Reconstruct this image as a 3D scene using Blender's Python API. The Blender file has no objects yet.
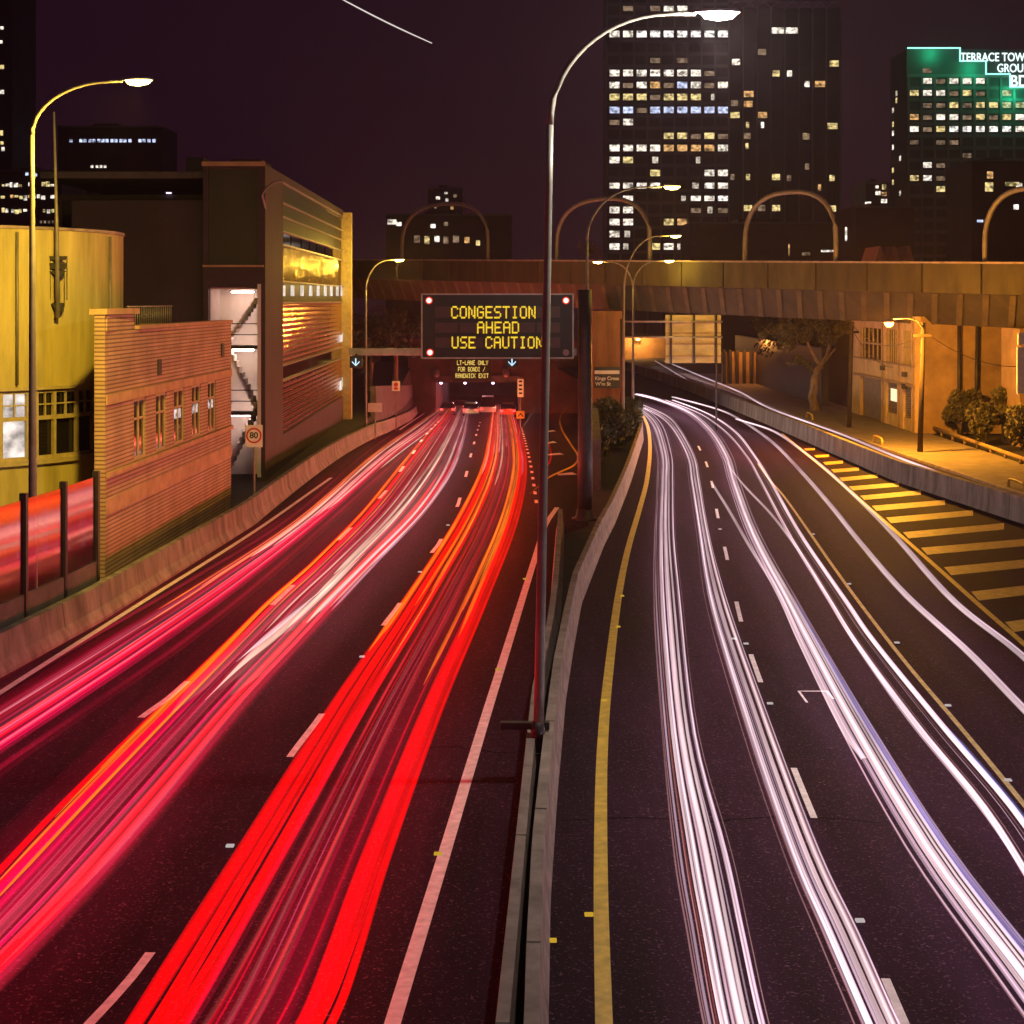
import bpy, bmesh, math, random
from mathutils import Vector
random.seed(7)
S = bpy.context.scene
COL = S.collection

# ------------------------------------------------------------------ camera, sky, exposure
CAMZ, F, HY, CX = 8.2, 1660.0, 300.0, 512.0
cam = bpy.data.cameras.new('camera')
cam.sensor_width = 36.0
cam.lens = F / 1024.0 * 36.0
cam.shift_y = -(512.0 - HY) / 1024.0
cam.clip_start, cam.clip_end = 0.1, 9000.0
camo = bpy.data.objects.new('camera', cam)
camo.location = (0, 0, CAMZ)
camo.rotation_euler = (math.radians(90), 0, 0)
COL.objects.link(camo)
S.camera = camo

W = bpy.data.worlds.new('World')
S.world = W
W.use_nodes = True
wn, wl = W.node_tree.nodes, W.node_tree.links
wn.clear()
wout = wn.new('ShaderNodeOutputWorld')
sky = wn.new('ShaderNodeTexSky')
sky.sky_type = 'NISHITA'
sky.sun_disc = False
sky.sun_elevation = math.radians(-8)
sky.sun_rotation = math.radians(200)
bg1 = wn.new('ShaderNodeBackground')
bg1.inputs['Strength'].default_value = 0.02
wl.new(sky.outputs['Color'], bg1.inputs['Color'])
bg2 = wn.new('ShaderNodeBackground')                 # night sky glow, raised overhead out of view to lift dark walls
bg2.inputs['Color'].default_value = (1.0, 0.255, 0.66, 1)
tc = wn.new('ShaderNodeTexCoord')
sp = wn.new('ShaderNodeSeparateXYZ')
mr = wn.new('ShaderNodeMapRange')
mr.inputs['From Min'].default_value = 0.2
mr.inputs['From Max'].default_value = 0.9
mr.inputs['To Min'].default_value = 0.0125
mr.inputs['To Max'].default_value = 0.07
wl.new(tc.outputs['Generated'], sp.inputs[0])
wl.new(sp.outputs['Z'], mr.inputs['Value'])
wl.new(mr.outputs[0], bg2.inputs['Strength'])
add = wn.new('ShaderNodeAddShader')
wl.new(bg1.outputs[0], add.inputs[0])
wl.new(bg2.outputs[0], add.inputs[1])
wl.new(add.outputs[0], wout.inputs['Surface'])

S.view_settings.view_transform = 'Standard'
S.view_settings.look = 'None'
S.view_settings.exposure = 0.0
S.view_settings.gamma = 1.0
S.cycles.use_denoising = True
S.cycles.max_bounces = 6
S.cycles.diffuse_bounces = 2
S.cycles.glossy_bounces = 3
S.cycles.transparent_max_bounces = 72
S.cycles.volume_bounces = 0
S.cycles.sample_clamp_indirect = 8.0
S.cycles.caustics_reflective = False
S.cycles.caustics_refractive = False

# ------------------------------------------------------------------ measuring helpers
def dL(Y):                      # the left carriageway dips towards its tunnel
    Y = min(Y, 222.0)
    if Y < 62: return 0.0
    if Y < 122: return -0.00042 * (Y - 62) ** 2
    return -1.512 - 0.0504 * (Y - 122)
def P(px, py, Y): return Vector(((px - CX) / F * Y, Y, CAMZ - (py - HY) / F * Y))
def X_(px, Y): return (px - CX) / F * Y
def Z_(py, Y): return CAMZ - (py - HY) / F * Y
def gR(px, py, h=0.0):
    Y = (CAMZ - h) * F / (py - HY)
    return Vector((X_(px, Y), Y, h))
def gL(px, py, h=0.0):
    Y = 60.0
    for _ in range(60):
        Y = 0.5 * Y + 0.5 * (CAMZ - h - dL(Y)) * F / (py - HY)
    return Vector((X_(px, Y), Y, dL(Y) + h))
def interp(tab, v):
    if v <= tab[0][0]:
        a, b = tab[0], tab[1]
    elif v >= tab[-1][0]:
        a, b = tab[-2], tab[-1]
    else:
        for a, b in zip(tab, tab[1:]):
            if a[0] <= v <= b[0]: break
    t = (v - a[0]) / (b[0] - a[0])
    return a[1] + (b[1] - a[1]) * t
def catmull(pts, n):
    P_ = [pts[0] * 2 - pts[1]] + list(pts) + [pts[-1] * 2 - pts[-2]]
    out = []
    m = len(pts) - 1
    for k in range(n + 1):
        u = k / n * m
        i = min(int(u), m - 1)
        t = u - i
        a, b, c, d = P_[i], P_[i + 1], P_[i + 2], P_[i + 3]
        out.append(0.5 * ((2 * b) + (c - a) * t + (2 * a - 5 * b + 4 * c - d) * t * t + (3 * b - a - 3 * c + d) * t ** 3))
    return out

# ------------------------------------------------------------------ object helpers
def link(o, parent=None):
    COL.objects.link(o)
    if parent is not None:
        o.parent = parent
        o.location = Vector(o.location) - world_loc(parent)
    return o
def world_loc(o):
    v = Vector(o.location)
    while o.parent is not None:
        o = o.parent
        v += Vector(o.location)
    return v
def tag(o, label=None, cat=None, group=None, kind=None):
    if label: o['label'] = label
    if cat: o['category'] = cat
    if group: o['group'] = group
    if kind: o['kind'] = kind
    return o
def thing(name, label, cat, loc=(0, 0, 0), group=None):
    o = bpy.data.objects.new(name, None)
    o.empty_display_size = 0.2
    o.location = loc
    COL.objects.link(o)
    return tag(o, label, cat, group)

class MB:
    """collects shapes for ONE mesh; build() links it"""
    def __init__(s): s.bm = bmesh.new()
    def face(s, pts, mi=0):
        vs = [s.bm.verts.new(Vector(p)) for p in pts]
        f = s.bm.faces.new(vs)
        f.material_index = mi
        return f
    def box(s, x0, x1, y0, y1, z0, z1, mi=0):
        v = [s.bm.verts.new((x, y, z)) for z in (z0, z1) for y in (y0, y1) for x in (x0, x1)]
        for q in ((0, 2, 3, 1), (4, 5, 7, 6), (0, 1, 5, 4), (2, 6, 7, 3), (0, 4, 6, 2), (1, 3, 7, 5)):
            s.bm.faces.new([v[i] for i in q]).material_index = mi
        return s
    def obox(s, c, ux, uy, hx, hy, z0, z1, mi=0):       # box on a turned footprint
        c = Vector((c[0], c[1], 0))
        ux = Vector((ux[0], ux[1], 0)).normalized(); uy = Vector((uy[0], uy[1], 0)).normalized()
        v = []
        for z in (z0, z1):
            for b in (-hy, hy):
                for a in (-hx, hx):
                    p = c + ux * a + uy * b
                    v.append(s.bm.verts.new((p.x, p.y, z)))
        for q in ((0, 2, 3, 1), (4, 5, 7, 6), (0, 1, 5, 4), (2, 6, 7, 3), (0, 4, 6, 2), (1, 3, 7, 5)):
            s.bm.faces.new([v[i] for i in q]).material_index = mi
        return s
    def tube(s, pts, r, n=8, flat=None, caps=True):
        pts = [Vector(p) for p in pts]
        rings = []
        for i, p in enumerate(pts):
            t = (pts[min(i + 1, len(pts) - 1)] - pts[max(i - 1, 0)]).normalized()
            up = Vector((0, 0, 1)) if abs(t.z) < 0.95 else Vector((0, 1, 0))
            a = t.cross(up).normalized()
            b = a.cross(t).normalized()
            ri = r[i] if isinstance(r, (list, tuple)) else r
            rb = ri if flat is None else (flat[i] if isinstance(flat, (list, tuple)) else flat)
            rings.append([s.bm.verts.new(p + a * (ri * math.cos(2 * math.pi * k / n)) + b * (rb * math.sin(2 * math.pi * k / n))) for k in range(n)])
        for r0, r1 in zip(rings, rings[1:]):
            for k in range(n):
                f = s.bm.faces.new((r0[k], r0[(k + 1) % n], r1[(k + 1) % n], r1[k]))
                f.smooth = True
        if caps and n > 2:
            s.bm.faces.new(list(reversed(rings[0])))
            s.bm.faces.new(rings[-1])
        return s
    def sweep(s, path, profile, mi=0):
        """profile: (offset to the right of the path, height) polygon"""
        rings = []
        for i, p in enumerate(path):
            t = path[min(i + 1, len(path) - 1)] - path[max(i - 1, 0)]
            t = Vector((t.x, t.y, 0)).normalized()
            a = Vector((t.y, -t.x, 0))
            rings.append([s.bm.verts.new(Vector(p) + a * o + Vector((0, 0, h))) for o, h in profile])
        n = len(profile)
        for r0, r1 in zip(rings, rings[1:]):
            for k in range(n):
                s.bm.faces.new((r0[k], r0[(k + 1) % n], r1[(k + 1) % n], r1[k])).material_index = mi
        s.bm.faces.new(list(reversed(rings[0])))
        s.bm.faces.new(rings[-1])
        return s
    def strip(s, left, right):
        L = [s.bm.verts.new(Vector(p)) for p in left]
        R = [s.bm.verts.new(Vector(p)) for p in right]
        for i in range(len(L) - 1):
            s.bm.faces.new((L[i], R[i], R[i + 1], L[i + 1]))
        return s
    def prism(s, poly, y0, y1, mi=0):                   # polygon in XZ pushed along Y
        a = [s.bm.verts.new((x, y0, z)) for x, z in poly]
        b = [s.bm.verts.new((x, y1, z)) for x, z in poly]
        s.bm.faces.new(a).material_index = mi
        s.bm.faces.new(list(reversed(b))).material_index = mi
        for i in range(len(a)):
            j = (i + 1) % len(a)
            s.bm.faces.new((a[j], a[i], b[i], b[j])).material_index = mi
        return s
    def lathe(s, c, prof, n=16):
        rings = []
        for r, z in prof:
            rings.append([s.bm.verts.new((c[0] + r * math.cos(2 * math.pi * k / n), c[1] + r * math.sin(2 * math.pi * k / n), c[2] + z)) for k in range(n)])
        for r0, r1 in zip(rings, rings[1:]):
            for k in range(n):
                s.bm.faces.new((r0[k], r0[(k + 1) % n], r1[(k + 1) % n], r1[k])).smooth = True
        s.bm.faces.new(list(reversed(rings[0])))
        s.bm.faces.new(rings[-1])
        return s
    def disc(s, c, r, yth, n=20):                       # round plate facing -Y
        a = [s.bm.verts.new((c[0] + r * math.cos(2 * math.pi * k / n), c[1], c[2] + r * math.sin(2 * math.pi * k / n))) for k in range(n)]
        b = [s.bm.verts.new((v.co.x, v.co.y + yth, v.co.z)) for v in a]
        s.bm.faces.new(a); s.bm.faces.new(list(reversed(b)))
        for i in range(n):
            j = (i + 1) % n
            s.bm.faces.new((a[j], a[i], b[i], b[j]))
        return s
    def build(s, name, mat, parent=None, bevel=0.0, smooth=False):
        bmesh.ops.recalc_face_normals(s.bm, faces=s.bm.faces[:])
        if bevel:
            try:
                bmesh.ops.bevel(s.bm, geom=[e for e in s.bm.edges if len(e.link_faces) == 2 and e.calc_face_angle(0) > 0.6], offset=bevel, segments=2, affect='EDGES', profile=0.6)
            except Exception:
                pass
        me = bpy.data.meshes.new(name)
        off = world_loc(parent) if parent is not None else None
        if off is None:                                # put the origin at the foot of the shape
            vs = s.bm.verts
            n = max(1, len(vs))
            o0 = Vector((sum(v.co.x for v in vs) / n, sum(v.co.y for v in vs) / n, min((v.co.z for v in vs), default=0)))
        else:
            o0 = off
        for v in s.bm.verts: v.co -= o0
        s.bm.to_mesh(me); s.bm.free()
        for m in (mat if isinstance(mat, (list, tuple)) else [mat]): me.materials.append(m)
        if smooth:
            for p in me.polygons: p.use_smooth = True
        o = bpy.data.objects.new(name, me)
        COL.objects.link(o)
        if parent is not None: o.parent = parent
        else: o.location = o0
        return o

# ------------------------------------------------------------------ materials
def nodes(name):
    m = bpy.data.materials.new(name)
    m.use_nodes = True
    nt = m.node_tree
    return m, nt, nt.nodes['Principled BSDF']
def mat(name, c, rough=0.6, metal=0.0, var=0.0, scale=3.0, bump=0.0, spec=0.5, stretch=(1, 1, 1), dark=None):
    m, nt, b = nodes(name)
    b.inputs['Base Color'].default_value = (*c, 1)
    b.inputs['Roughness'].default_value = rough
    b.inputs['Metallic'].default_value = metal
    b.inputs['Specular IOR Level'].default_value = spec
    if var or bump:
        g = nt.nodes.new('ShaderNodeNewGeometry')
        mp = nt.nodes.new('ShaderNodeMapping')
        mp.inputs['Scale'].default_value = stretch
        nt.links.new(g.outputs['Position'], mp.inputs['Vector'])
        n = nt.nodes.new('ShaderNodeTexNoise')
        n.inputs['Scale'].default_value = scale
        n.inputs['Detail'].default_value = 6
        n.inputs['Roughness'].default_value = 0.65
        nt.links.new(mp.outputs[0], n.inputs['Vector'])
        if var:
            r = nt.nodes.new('ShaderNodeValToRGB')
            d = dark or tuple(x * (1 - var) for x in c)
            r.color_ramp.elements[0].position = 0.3
            r.color_ramp.elements[1].position = 0.7
            r.color_ramp.elements[0].color = (*d, 1)
            r.color_ramp.elements[1].color = (*[min(1, x * (1 + var * 0.5)) for x in c], 1)
            nt.links.new(n.outputs['Fac'], r.inputs['Fac'])
            nt.links.new(r.outputs['Color'], b.inputs['Base Color'])
        if bump:
            bp = nt.nodes.new('ShaderNodeBump')
            bp.inputs['Strength'].default_value = bump
            bp.inputs['Distance'].default_value = 0.02
            nt.links.new(n.outputs['Fac'], bp.inputs['Height'])
            nt.links.new(bp.outputs[0], b.inputs['Normal'])
    return m
def emit(name, c, s, noise=0.0, scale=(1, 1, 1), sampling='AUTO', rnd=0.0):
    m = bpy.data.materials.new(name)
    m.use_nodes = True
    nt = m.node_tree
    nt.nodes.clear()
    o = nt.nodes.new('ShaderNodeOutputMaterial')
    e = nt.nodes.new('ShaderNodeEmission')
    e.inputs['Color'].default_value = (*c, 1)
    e.inputs['Strength'].default_value = s
    nt.links.new(e.outputs[0], o.inputs['Surface'])
    if noise:
        g = nt.nodes.new('ShaderNodeNewGeometry')
        mp = nt.nodes.new('ShaderNodeMapping')
        mp.inputs['Scale'].default_value = scale
        nt.links.new(g.outputs['Position'], mp.inputs['Vector'])
        oi = nt.nodes.new('ShaderNodeObjectInfo')
        n = nt.nodes.new('ShaderNodeTexNoise')
        n.noise_dimensions = '4D'
        n.inputs['Scale'].default_value = 1.0
        n.inputs['Detail'].default_value = 3
        mw = nt.nodes.new('ShaderNodeMath'); mw.operation = 'MULTIPLY'; mw.inputs[1].default_value = 50
        nt.links.new(oi.outputs['Random'], mw.inputs[0])
        nt.links.new(mw.outputs[0], n.inputs['W'])
        nt.links.new(mp.outputs[0], n.inputs['Vector'])
        mr_ = nt.nodes.new('ShaderNodeMapRange')
        mr_.inputs['From Min'].default_value = 0.35
        mr_.inputs['From Max'].default_value = 0.65
        mr_.inputs['To Min'].default_value = s * (1 - noise)
        mr_.inputs['To Max'].default_value = s * (1 + noise)
        nt.links.new(n.outputs['Fac'], mr_.inputs['Value'])
        nt.links.new(mr_.outputs[0], e.inputs['Strength'])
    try: m.cycles.emission_sampling = sampling
    except Exception: pass
    return m
def brick(name, c1, c2, mortar, rw=0.5, rh=0.17):
    m, nt, b = nodes(name)
    g = nt.nodes.new('ShaderNodeNewGeometry')
    s = nt.nodes.new('ShaderNodeSeparateXYZ')
    a = nt.nodes.new('ShaderNodeMath'); a.operation = 'ADD'
    c = nt.nodes.new('ShaderNodeCombineXYZ')
    t = nt.nodes.new('ShaderNodeTexBrick')
    nt.links.new(g.outputs['Position'], s.inputs[0])
    nt.links.new(s.outputs['X'], a.inputs[0]); nt.links.new(s.outputs['Y'], a.inputs[1])
    nt.links.new(a.outputs[0], c.inputs['X']); nt.links.new(s.outputs['Z'], c.inputs['Y'])
    nt.links.new(c.outputs[0], t.inputs['Vector'])
    t.inputs['Color1'].default_value = (*c1, 1); t.inputs['Color2'].default_value = (*c2, 1); t.inputs['Mortar'].default_value = (*mortar, 1)
    t.inputs['Scale'].default_value = 1
    t.inputs['Brick Width'].default_value = rw; t.inputs['Row Height'].default_value = rh
    t.inputs['Mortar Size'].default_value = 0.022
    n = nt.nodes.new('ShaderNodeTexNoise'); n.inputs['Scale'].default_value = 0.8; n.inputs['Detail'].default_value = 5
    nt.links.new(g.outputs['Position'], n.inputs['Vector'])
    mr_ = nt.nodes.new('ShaderNodeMapRange'); mr_.inputs['To Min'].default_value = 0.55; mr_.inputs['To Max'].default_value = 1.3
    nt.links.new(n.outputs['Fac'], mr_.inputs['Value'])
    mx = nt.nodes.new('ShaderNodeVectorMath'); mx.operation = 'SCALE'
    nt.links.new(t.outputs['Color'], mx.inputs[0]); nt.links.new(mr_.outputs[0], mx.inputs['Scale'])
    nt.links.new(mx.outputs[0], b.inputs['Base Color'])
    bp = nt.nodes.new('ShaderNodeBump'); bp.inputs['Strength'].default_value = 0.6; bp.inputs['Distance'].default_value = 0.03; bp.invert = True
    nt.links.new(t.outputs['Fac'], bp.inputs['Height']); nt.links.new(bp.outputs[0], b.inputs['Normal'])
    b.inputs['Roughness'].default_value = 0.75
    return m
def asphalt(name, c, rough=0.66):
    m, nt, b = nodes(name)
    g = nt.nodes.new('ShaderNodeNewGeometry')
    n1 = nt.nodes.new('ShaderNodeTexNoise'); n1.inputs['Scale'].default_value = 0.35; n1.inputs['Detail'].default_value = 8; n1.inputs['Roughness'].default_value = 0.7
    mp = nt.nodes.new('ShaderNodeMapping'); mp.inputs['Scale'].default_value = (2.2, 0.25, 1)     # wheel tracks along the road
    nt.links.new(g.outputs['Position'], mp.inputs['Vector']); nt.links.new(mp.outputs[0], n1.inputs['Vector'])
    v = nt.nodes.new('ShaderNodeTexVoronoi'); v.inputs['Scale'].default_value = 60
    nt.links.new(g.outputs['Position'], v.inputs['Vector'])
    n2 = nt.nodes.new('ShaderNodeTexNoise'); n2.inputs['Scale'].default_value = 24; n2.inputs['Detail'].default_value = 2
    nt.links.new(g.outputs['Position'], n2.inputs['Vector'])
    r = nt.nodes.new('ShaderNodeValToRGB')
    r.color_ramp.elements[0].position = 0.3; r.color_ramp.elements[1].position = 0.75
    r.color_ramp.elements[0].color = (*[x * 0.4 for x in c], 1); r.color_ramp.elements[1].color = (*[x * 1.7 for x in c], 1)
    nt.links.new(n1.outputs['Fac'], r.inputs['Fac'])
    r2 = nt.nodes.new('ShaderNodeValToRGB')            # pale stones in the surface
    r2.color_ramp.elements[0].position = 0.6; r2.color_ramp.elements[1].position = 0.78
    r2.color_ramp.elements[0].color = (0, 0, 0, 1); r2.color_ramp.elements[1].color = (0.16, 0.09, 0.115, 1)
    nt.links.new(n2.outputs['Fac'], r2.inputs['Fac'])
    ad = nt.nodes.new('ShaderNodeVectorMath'); ad.operation = 'ADD'
    nt.links.new(r.outputs['Color'], ad.inputs[0]); nt.links.new(r2.outputs['Color'], ad.inputs[1])
    nt.links.new(ad.outputs[0], b.inputs['Base Color'])
    b.inputs['Specular IOR Level'].default_value = 0.04
    mr_ = nt.nodes.new('ShaderNodeMapRange'); mr_.inputs['To Min'].default_value = rough - 0.08; mr_.inputs['To Max'].default_value = rough + 0.2
    nt.links.new(n1.outputs['Fac'], mr_.inputs['Value']); nt.links.new(mr_.outputs[0], b.inputs['Roughness'])
    bp = nt.nodes.new('ShaderNodeBump'); bp.inputs['Strength'].default_value = 0.5; bp.inputs['Distance'].default_value = 0.008
    nt.links.new(v.outputs['Distance'], bp.inputs['Height']); nt.links.new(bp.outputs[0], b.inputs['Normal'])
    return m

M = {}
M['asphalt'] = asphalt('asphalt', (0.029, 0.011, 0.023))
M['asphalt_old'] = asphalt('asphalt_old', (0.034, 0.022, 0.02), 0.7)
M['soil'] = mat('soil', (0.035, 0.03, 0.025), 0.9, var=0.5, scale=1.5)
M['footpath'] = mat('footpath', (0.24, 0.2, 0.16), 0.8, var=0.35, scale=1.2, bump=0.3)
M['concrete'] = mat('concrete', (0.34, 0.26, 0.23), 0.75, var=0.5, scale=1.6, bump=0.4, stretch=(1, 1, 2))
M['concrete_dirty'] = mat('concrete_dirty', (0.26, 0.235, 0.21), 0.8, var=0.7, scale=1.1, bump=0.5, stretch=(1.5, 1.5, 0.35))
M['concrete_dark'] = mat('concrete_dark', (0.12, 0.11, 0.105), 0.8, var=0.5, scale=0.8, bump=0.3)
M['white_paint'] = mat('white_paint', (0.85, 0.8, 0.78), 0.55, var=0.3, scale=5)
M['yellow_paint'] = mat('yellow_paint', (0.78, 0.52, 0.08), 0.55, var=0.35, scale=4)
M['cream_paint'] = mat('cream_paint', (0.72, 0.55, 0.26), 0.6, var=0.4, scale=4)
M['steel'] = mat('steel', (0.42, 0.4, 0.36), 0.42, metal=0.55, var=0.3, scale=3)
M['pole_grey'] = mat('pole_grey', (0.22, 0.2, 0.18), 0.5, metal=0.2, var=0.3, scale=2)
M['dark_steel'] = mat('dark_steel', (0.05, 0.045, 0.045), 0.5, metal=0.3, var=0.3)
M['stucco'] = mat('stucco', (0.5, 0.42, 0.15), 0.85, var=0.5, scale=1.1, bump=0.25, stretch=(1, 1, 0.13))
M['brick'] = brick('brick', (0.52, 0.37, 0.23), (0.44, 0.3, 0.18), (0.22, 0.13, 0.08), 3.1, 0.118)
M['cream_band'] = mat('cream_band', (0.48, 0.32, 0.17), 0.8, var=0.3, scale=1.5)
M['timber_frame'] = mat('timber_frame', (0.45, 0.37, 0.2), 0.6, var=0.25, scale=5)
M['dark_glass'] = mat('dark_glass', (0.012, 0.011, 0.014), 0.06, spec=1.0)
M['dark_panel'] = mat('dark_panel', (0.03, 0.025, 0.03), 0.45, var=0.4, scale=0.5)
M['facade_grey'] = mat('facade_grey', (0.055, 0.038, 0.044), 0.7, var=0.3, scale=0.6)
M['tower'] = mat('tower', (0.045, 0.035, 0.05), 0.6, var=0.3, scale=0.2)
M['tower_pier'] = mat('tower_pier', (0.13, 0.11, 0.14), 0.6, var=0.2, scale=0.3)
M['black'] = mat('black', (0.012, 0.011, 0.012), 0.5)
M['sign_black'] = mat('sign_black', (0.02, 0.016, 0.018), 0.4)
M['sign_white'] = mat('sign_white', (0.75, 0.73, 0.7), 0.5, var=0.12, scale=4)
M['sign_red'] = mat('sign_red', (0.5, 0.02, 0.02), 0.5)
M['sign_back'] = mat('sign_back', (0.5, 0.48, 0.33), 0.55, metal=0.2, var=0.4, scale=1.2, stretch=(0.6, 1, 2))
M['ochre_lit'] = mat('ochre_lit', (0.78, 0.55, 0.24), 0.85, var=0.3, scale=0.8, bump=0.3)  # street front: paler copy of ochre, lamp light put into its colour
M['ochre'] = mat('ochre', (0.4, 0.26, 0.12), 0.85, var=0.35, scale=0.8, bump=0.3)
M['bark'] = mat('bark', (0.3, 0.22, 0.14), 0.9, var=0.5, scale=4, bump=0.8, stretch=(1, 1, 0.3))
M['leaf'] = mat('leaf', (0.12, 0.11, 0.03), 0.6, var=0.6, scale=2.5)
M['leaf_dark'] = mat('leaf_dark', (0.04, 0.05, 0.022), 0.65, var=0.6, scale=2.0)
M['log'] = mat('log', (0.35, 0.24, 0.11), 0.85, var=0.4, scale=3)
M['wood_pole'] = mat('wood_pole', (0.045, 0.028, 0.018), 0.9, var=0.5, scale=5, stretch=(1, 1, 0.15))
M['roller'] = mat('roller', (0.3, 0.24, 0.17), 0.5, metal=0.3, var=0.3, scale=2)
M['wire'] = mat('wire', (0.12, 0.1, 0.08), 0.5)
M['rubber'] = mat('rubber', (0.02, 0.02, 0.02), 0.85)
M['white_wall'] = mat('white_wall', (0.82, 0.7, 0.64), 0.7, var=0.15, scale=1.0)
M['lens_off'] = mat('lens_off', (0.25, 0.2, 0.2), 0.3)

# ------------------------------------------------------------------ plan curves
XLB = [(10, -12.5), (20, -12.0), (35.9, -11.07), (41.9, -10.45), (60.5, -9.35), (90, -9.25), (120, -9.0), (160, -9.7), (200, -11.3)]
XML = [(8, -0.62), (17, -0.22), (31.7, 0.33), (38.4, 0.76), (43.9, 1.03), (59, 1.6)]
XMR = [(8, 0.2), (18.8, 0.42), (22.6, 0.53), (27.5, 0.76), (34, 1.11), (38.9, 1.45), (44.7, 1.88), (55.2, 3.06), (60.6, 3.76), (69.2, 4.75), (75.7, 5.47), (97, 7.7), (124, 9.7)]
XRB = [(10, 32.0), (30, 25.6), (40, 22.6), (50, 20.3), (60.6, 18.7), (75, 17.3), (109, 16.8), (151, 15.8), (182, 14.0), (240, 10.0)]
XKB = [(10, 36.0), (30, 29.2), (50, 23.4), (60, 22.0), (70, 21.1), (93, 20.2), (113.6, 19.8), (150, 19.3), (182, 17.8), (240, 14.0)]
xrL = lambda Y: X_(590, Y)
def leftbound(Y): return interp(XLB, Y) - 0.45
YS = [-40, -10, 0, 5, 10] + [12 + 2 * i for i in range(106)]
def ground_z(x, Y):
    d = dL(Y)
    if d == 0: return 0.0
    if Y > 285: d = 0.0
    a, b = leftbound(Y), xrL(Y)
    if a <= x <= b: return d
    if x < a: return d * max(0, 1 - (a - x) / 0.5)
    return d * max(0, 1 - (x - b) / 0.5)

# ground sheet: rows follow the road edges so that the step is clean
def ground():
    bm = bmesh.new()
    rows = []
    ys = [-100, -60] + YS + [240, 260, 284, 286, 320, 420, 640]
    for Y in ys:
        Yc = min(max(Y, 10), 222)
        a, b = leftbound(Yc), xrL(max(Yc, 59))
        xs = [-640, -450, -300, -120, -60, -30, -18, a - 0.5, a] + [a + (b - a) * k / 10 for k in range(1, 10)] + [b, b + 0.5, 24, 30, 45, 80, 160, 300, 450, 640]
        rows.append([bm.verts.new((x, Y, ground_z(x, Y) if Y < 285 else 0.0)) for x in xs])
    for r0, r1 in zip(rows, rows[1:]):
        for k in range(len(r0) - 1):
            bm.faces.new((r0[k], r0[k + 1], r1[k + 1], r1[k]))
    m = MB(); m.bm.free(); m.bm = bm
    tag(m.build('ground', M['soil']), kind='structure')
ground()

def sheet(name, lf, rf, ys, mat_, lift, nx=8, zf=None):
    bm = bmesh.new()
    rows = []
    for Y in ys:
        a, b = lf(Y), rf(Y)
        rows.append([bm.verts.new((a + (b - a) * k / nx, Y, (zf(Y) if zf else 0) + lift)) for k in range(nx + 1)])
    for r0, r1 in zip(rows, rows[1:]):
        for k in range(nx):
            bm.faces.new((r0[k], r0[k + 1], r1[k + 1], r1[k]))
    m = MB(); m.bm.free(); m.bm = bm
    return tag(m.build(name, mat_), kind='structure')
YN = [y for y in YS if 5 <= y <= 222]
sheet('left_road', lambda Y: interp(XLB, Y) - 0.1, lambda Y: interp(XML, Y) + 0.25 if Y < 59 else xrL(Y) - 0.05, YN + [260, 280], M['asphalt'], 0.02, zf=dL)
sheet('right_road', lambda Y: interp(XMR, Y) - 0.1 if Y < 120 else 9.3 - (Y - 120) * 0.05, lambda Y: interp(XRB, Y) + 0.1, YN, M['asphalt'], 0.02)
sheet('service_road', lambda Y: interp(XRB, Y) + 0.2, lambda Y: interp(XKB, Y) + 0.05, YN, M['asphalt_old'], 0.016)
# footpath with its kerb
ykp = [y for y in YS if 10 <= y <= 182]
pb = MB()
path = [Vector((interp(XKB, Y), Y, 0)) for Y in ykp]
pb.sweep(path, [(0, 0.0), (0.02, 0.14), (0.15, 0.15), (0.15, 0.0)])
tag(pb.build('kerb', M['concrete']), kind='structure')
sheet('footpath', lambda Y: interp(XKB, Y) + 0.152, lambda Y: 25.2 + (max(0, 80 - Y)) * 0.28, ykp, M['footpath'], 0.146, nx=6)

M['asphalt_patch'] = asphalt('asphalt_patch', (0.027, 0.013, 0.022), 0.7)
M['tar'] = mat('tar', (0.008, 0.005, 0.007), 0.9, spec=0.05)
def patch(px0, px1, py0, py1, left):
    g_ = gL if left else gR
    q = [g_(px0[0], py0), g_(px1[0], py0), g_(px1[1], py1), g_(px0[1], py1)]
    mb = MB()
    n = 10
    up = Vector((0, 0, 0.0232))
    L = [q[0].lerp(q[3], k / n) for k in range(n + 1)]; R_ = [q[1].lerp(q[2], k / n) for k in range(n + 1)]
    for p in L + R_: p.z = dL(p.y) if left else 0.0
    mb.strip([p + up for p in L], [p + up for p in R_])
    tag(mb.build('road_patch', M['asphalt_patch']), kind='structure')
patch((648, 649), (705, 722), 440, 495, False); patch((575, 556), (598, 597), 700, 830, False); patch((745, 790), (820, 905), 650, 760, False)
patch((410, 330), (455, 385), 690, 830, True); patch((200, 120), (280, 225), 690, 760, True); patch((455, 440), (480, 470), 860, 960, True)
def seam(pix, left, w=0.03):
    mb = MB()
    c = catmull([(gL if left else gR)(x, y) + Vector((0, 0, 0.0245)) for x, y in pix], 60)
    L, R_ = [], []
    rr = random.Random(len(pix) + int(pix[0][0]))
    for i, p in enumerate(c):
        t = c[min(i + 1, 60)] - c[max(i - 1, 0)]
        a = Vector((t.y, -t.x, 0)).normalized() * (w / 2 * rr.uniform(0.6, 1.4))
        j_ = Vector((rr.uniform(-1, 1), rr.uniform(-1, 1), 0)) * 0.012
        L.append(p - a + j_); R_.append(p + a + j_)
    mb.strip(L, R_)
    tag(mb.build('tar_seam', M['tar']), kind='structure')
seam([(560, 822), (640, 819), (700, 823), (790, 818), (880, 824)], False, 0.03)
seam([(655, 660), (720, 657), (800, 661), (860, 658)], False, 0.03)
seam([(395, 752), (450, 748), (500, 754), (528, 752)], True, 0.03)

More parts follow.
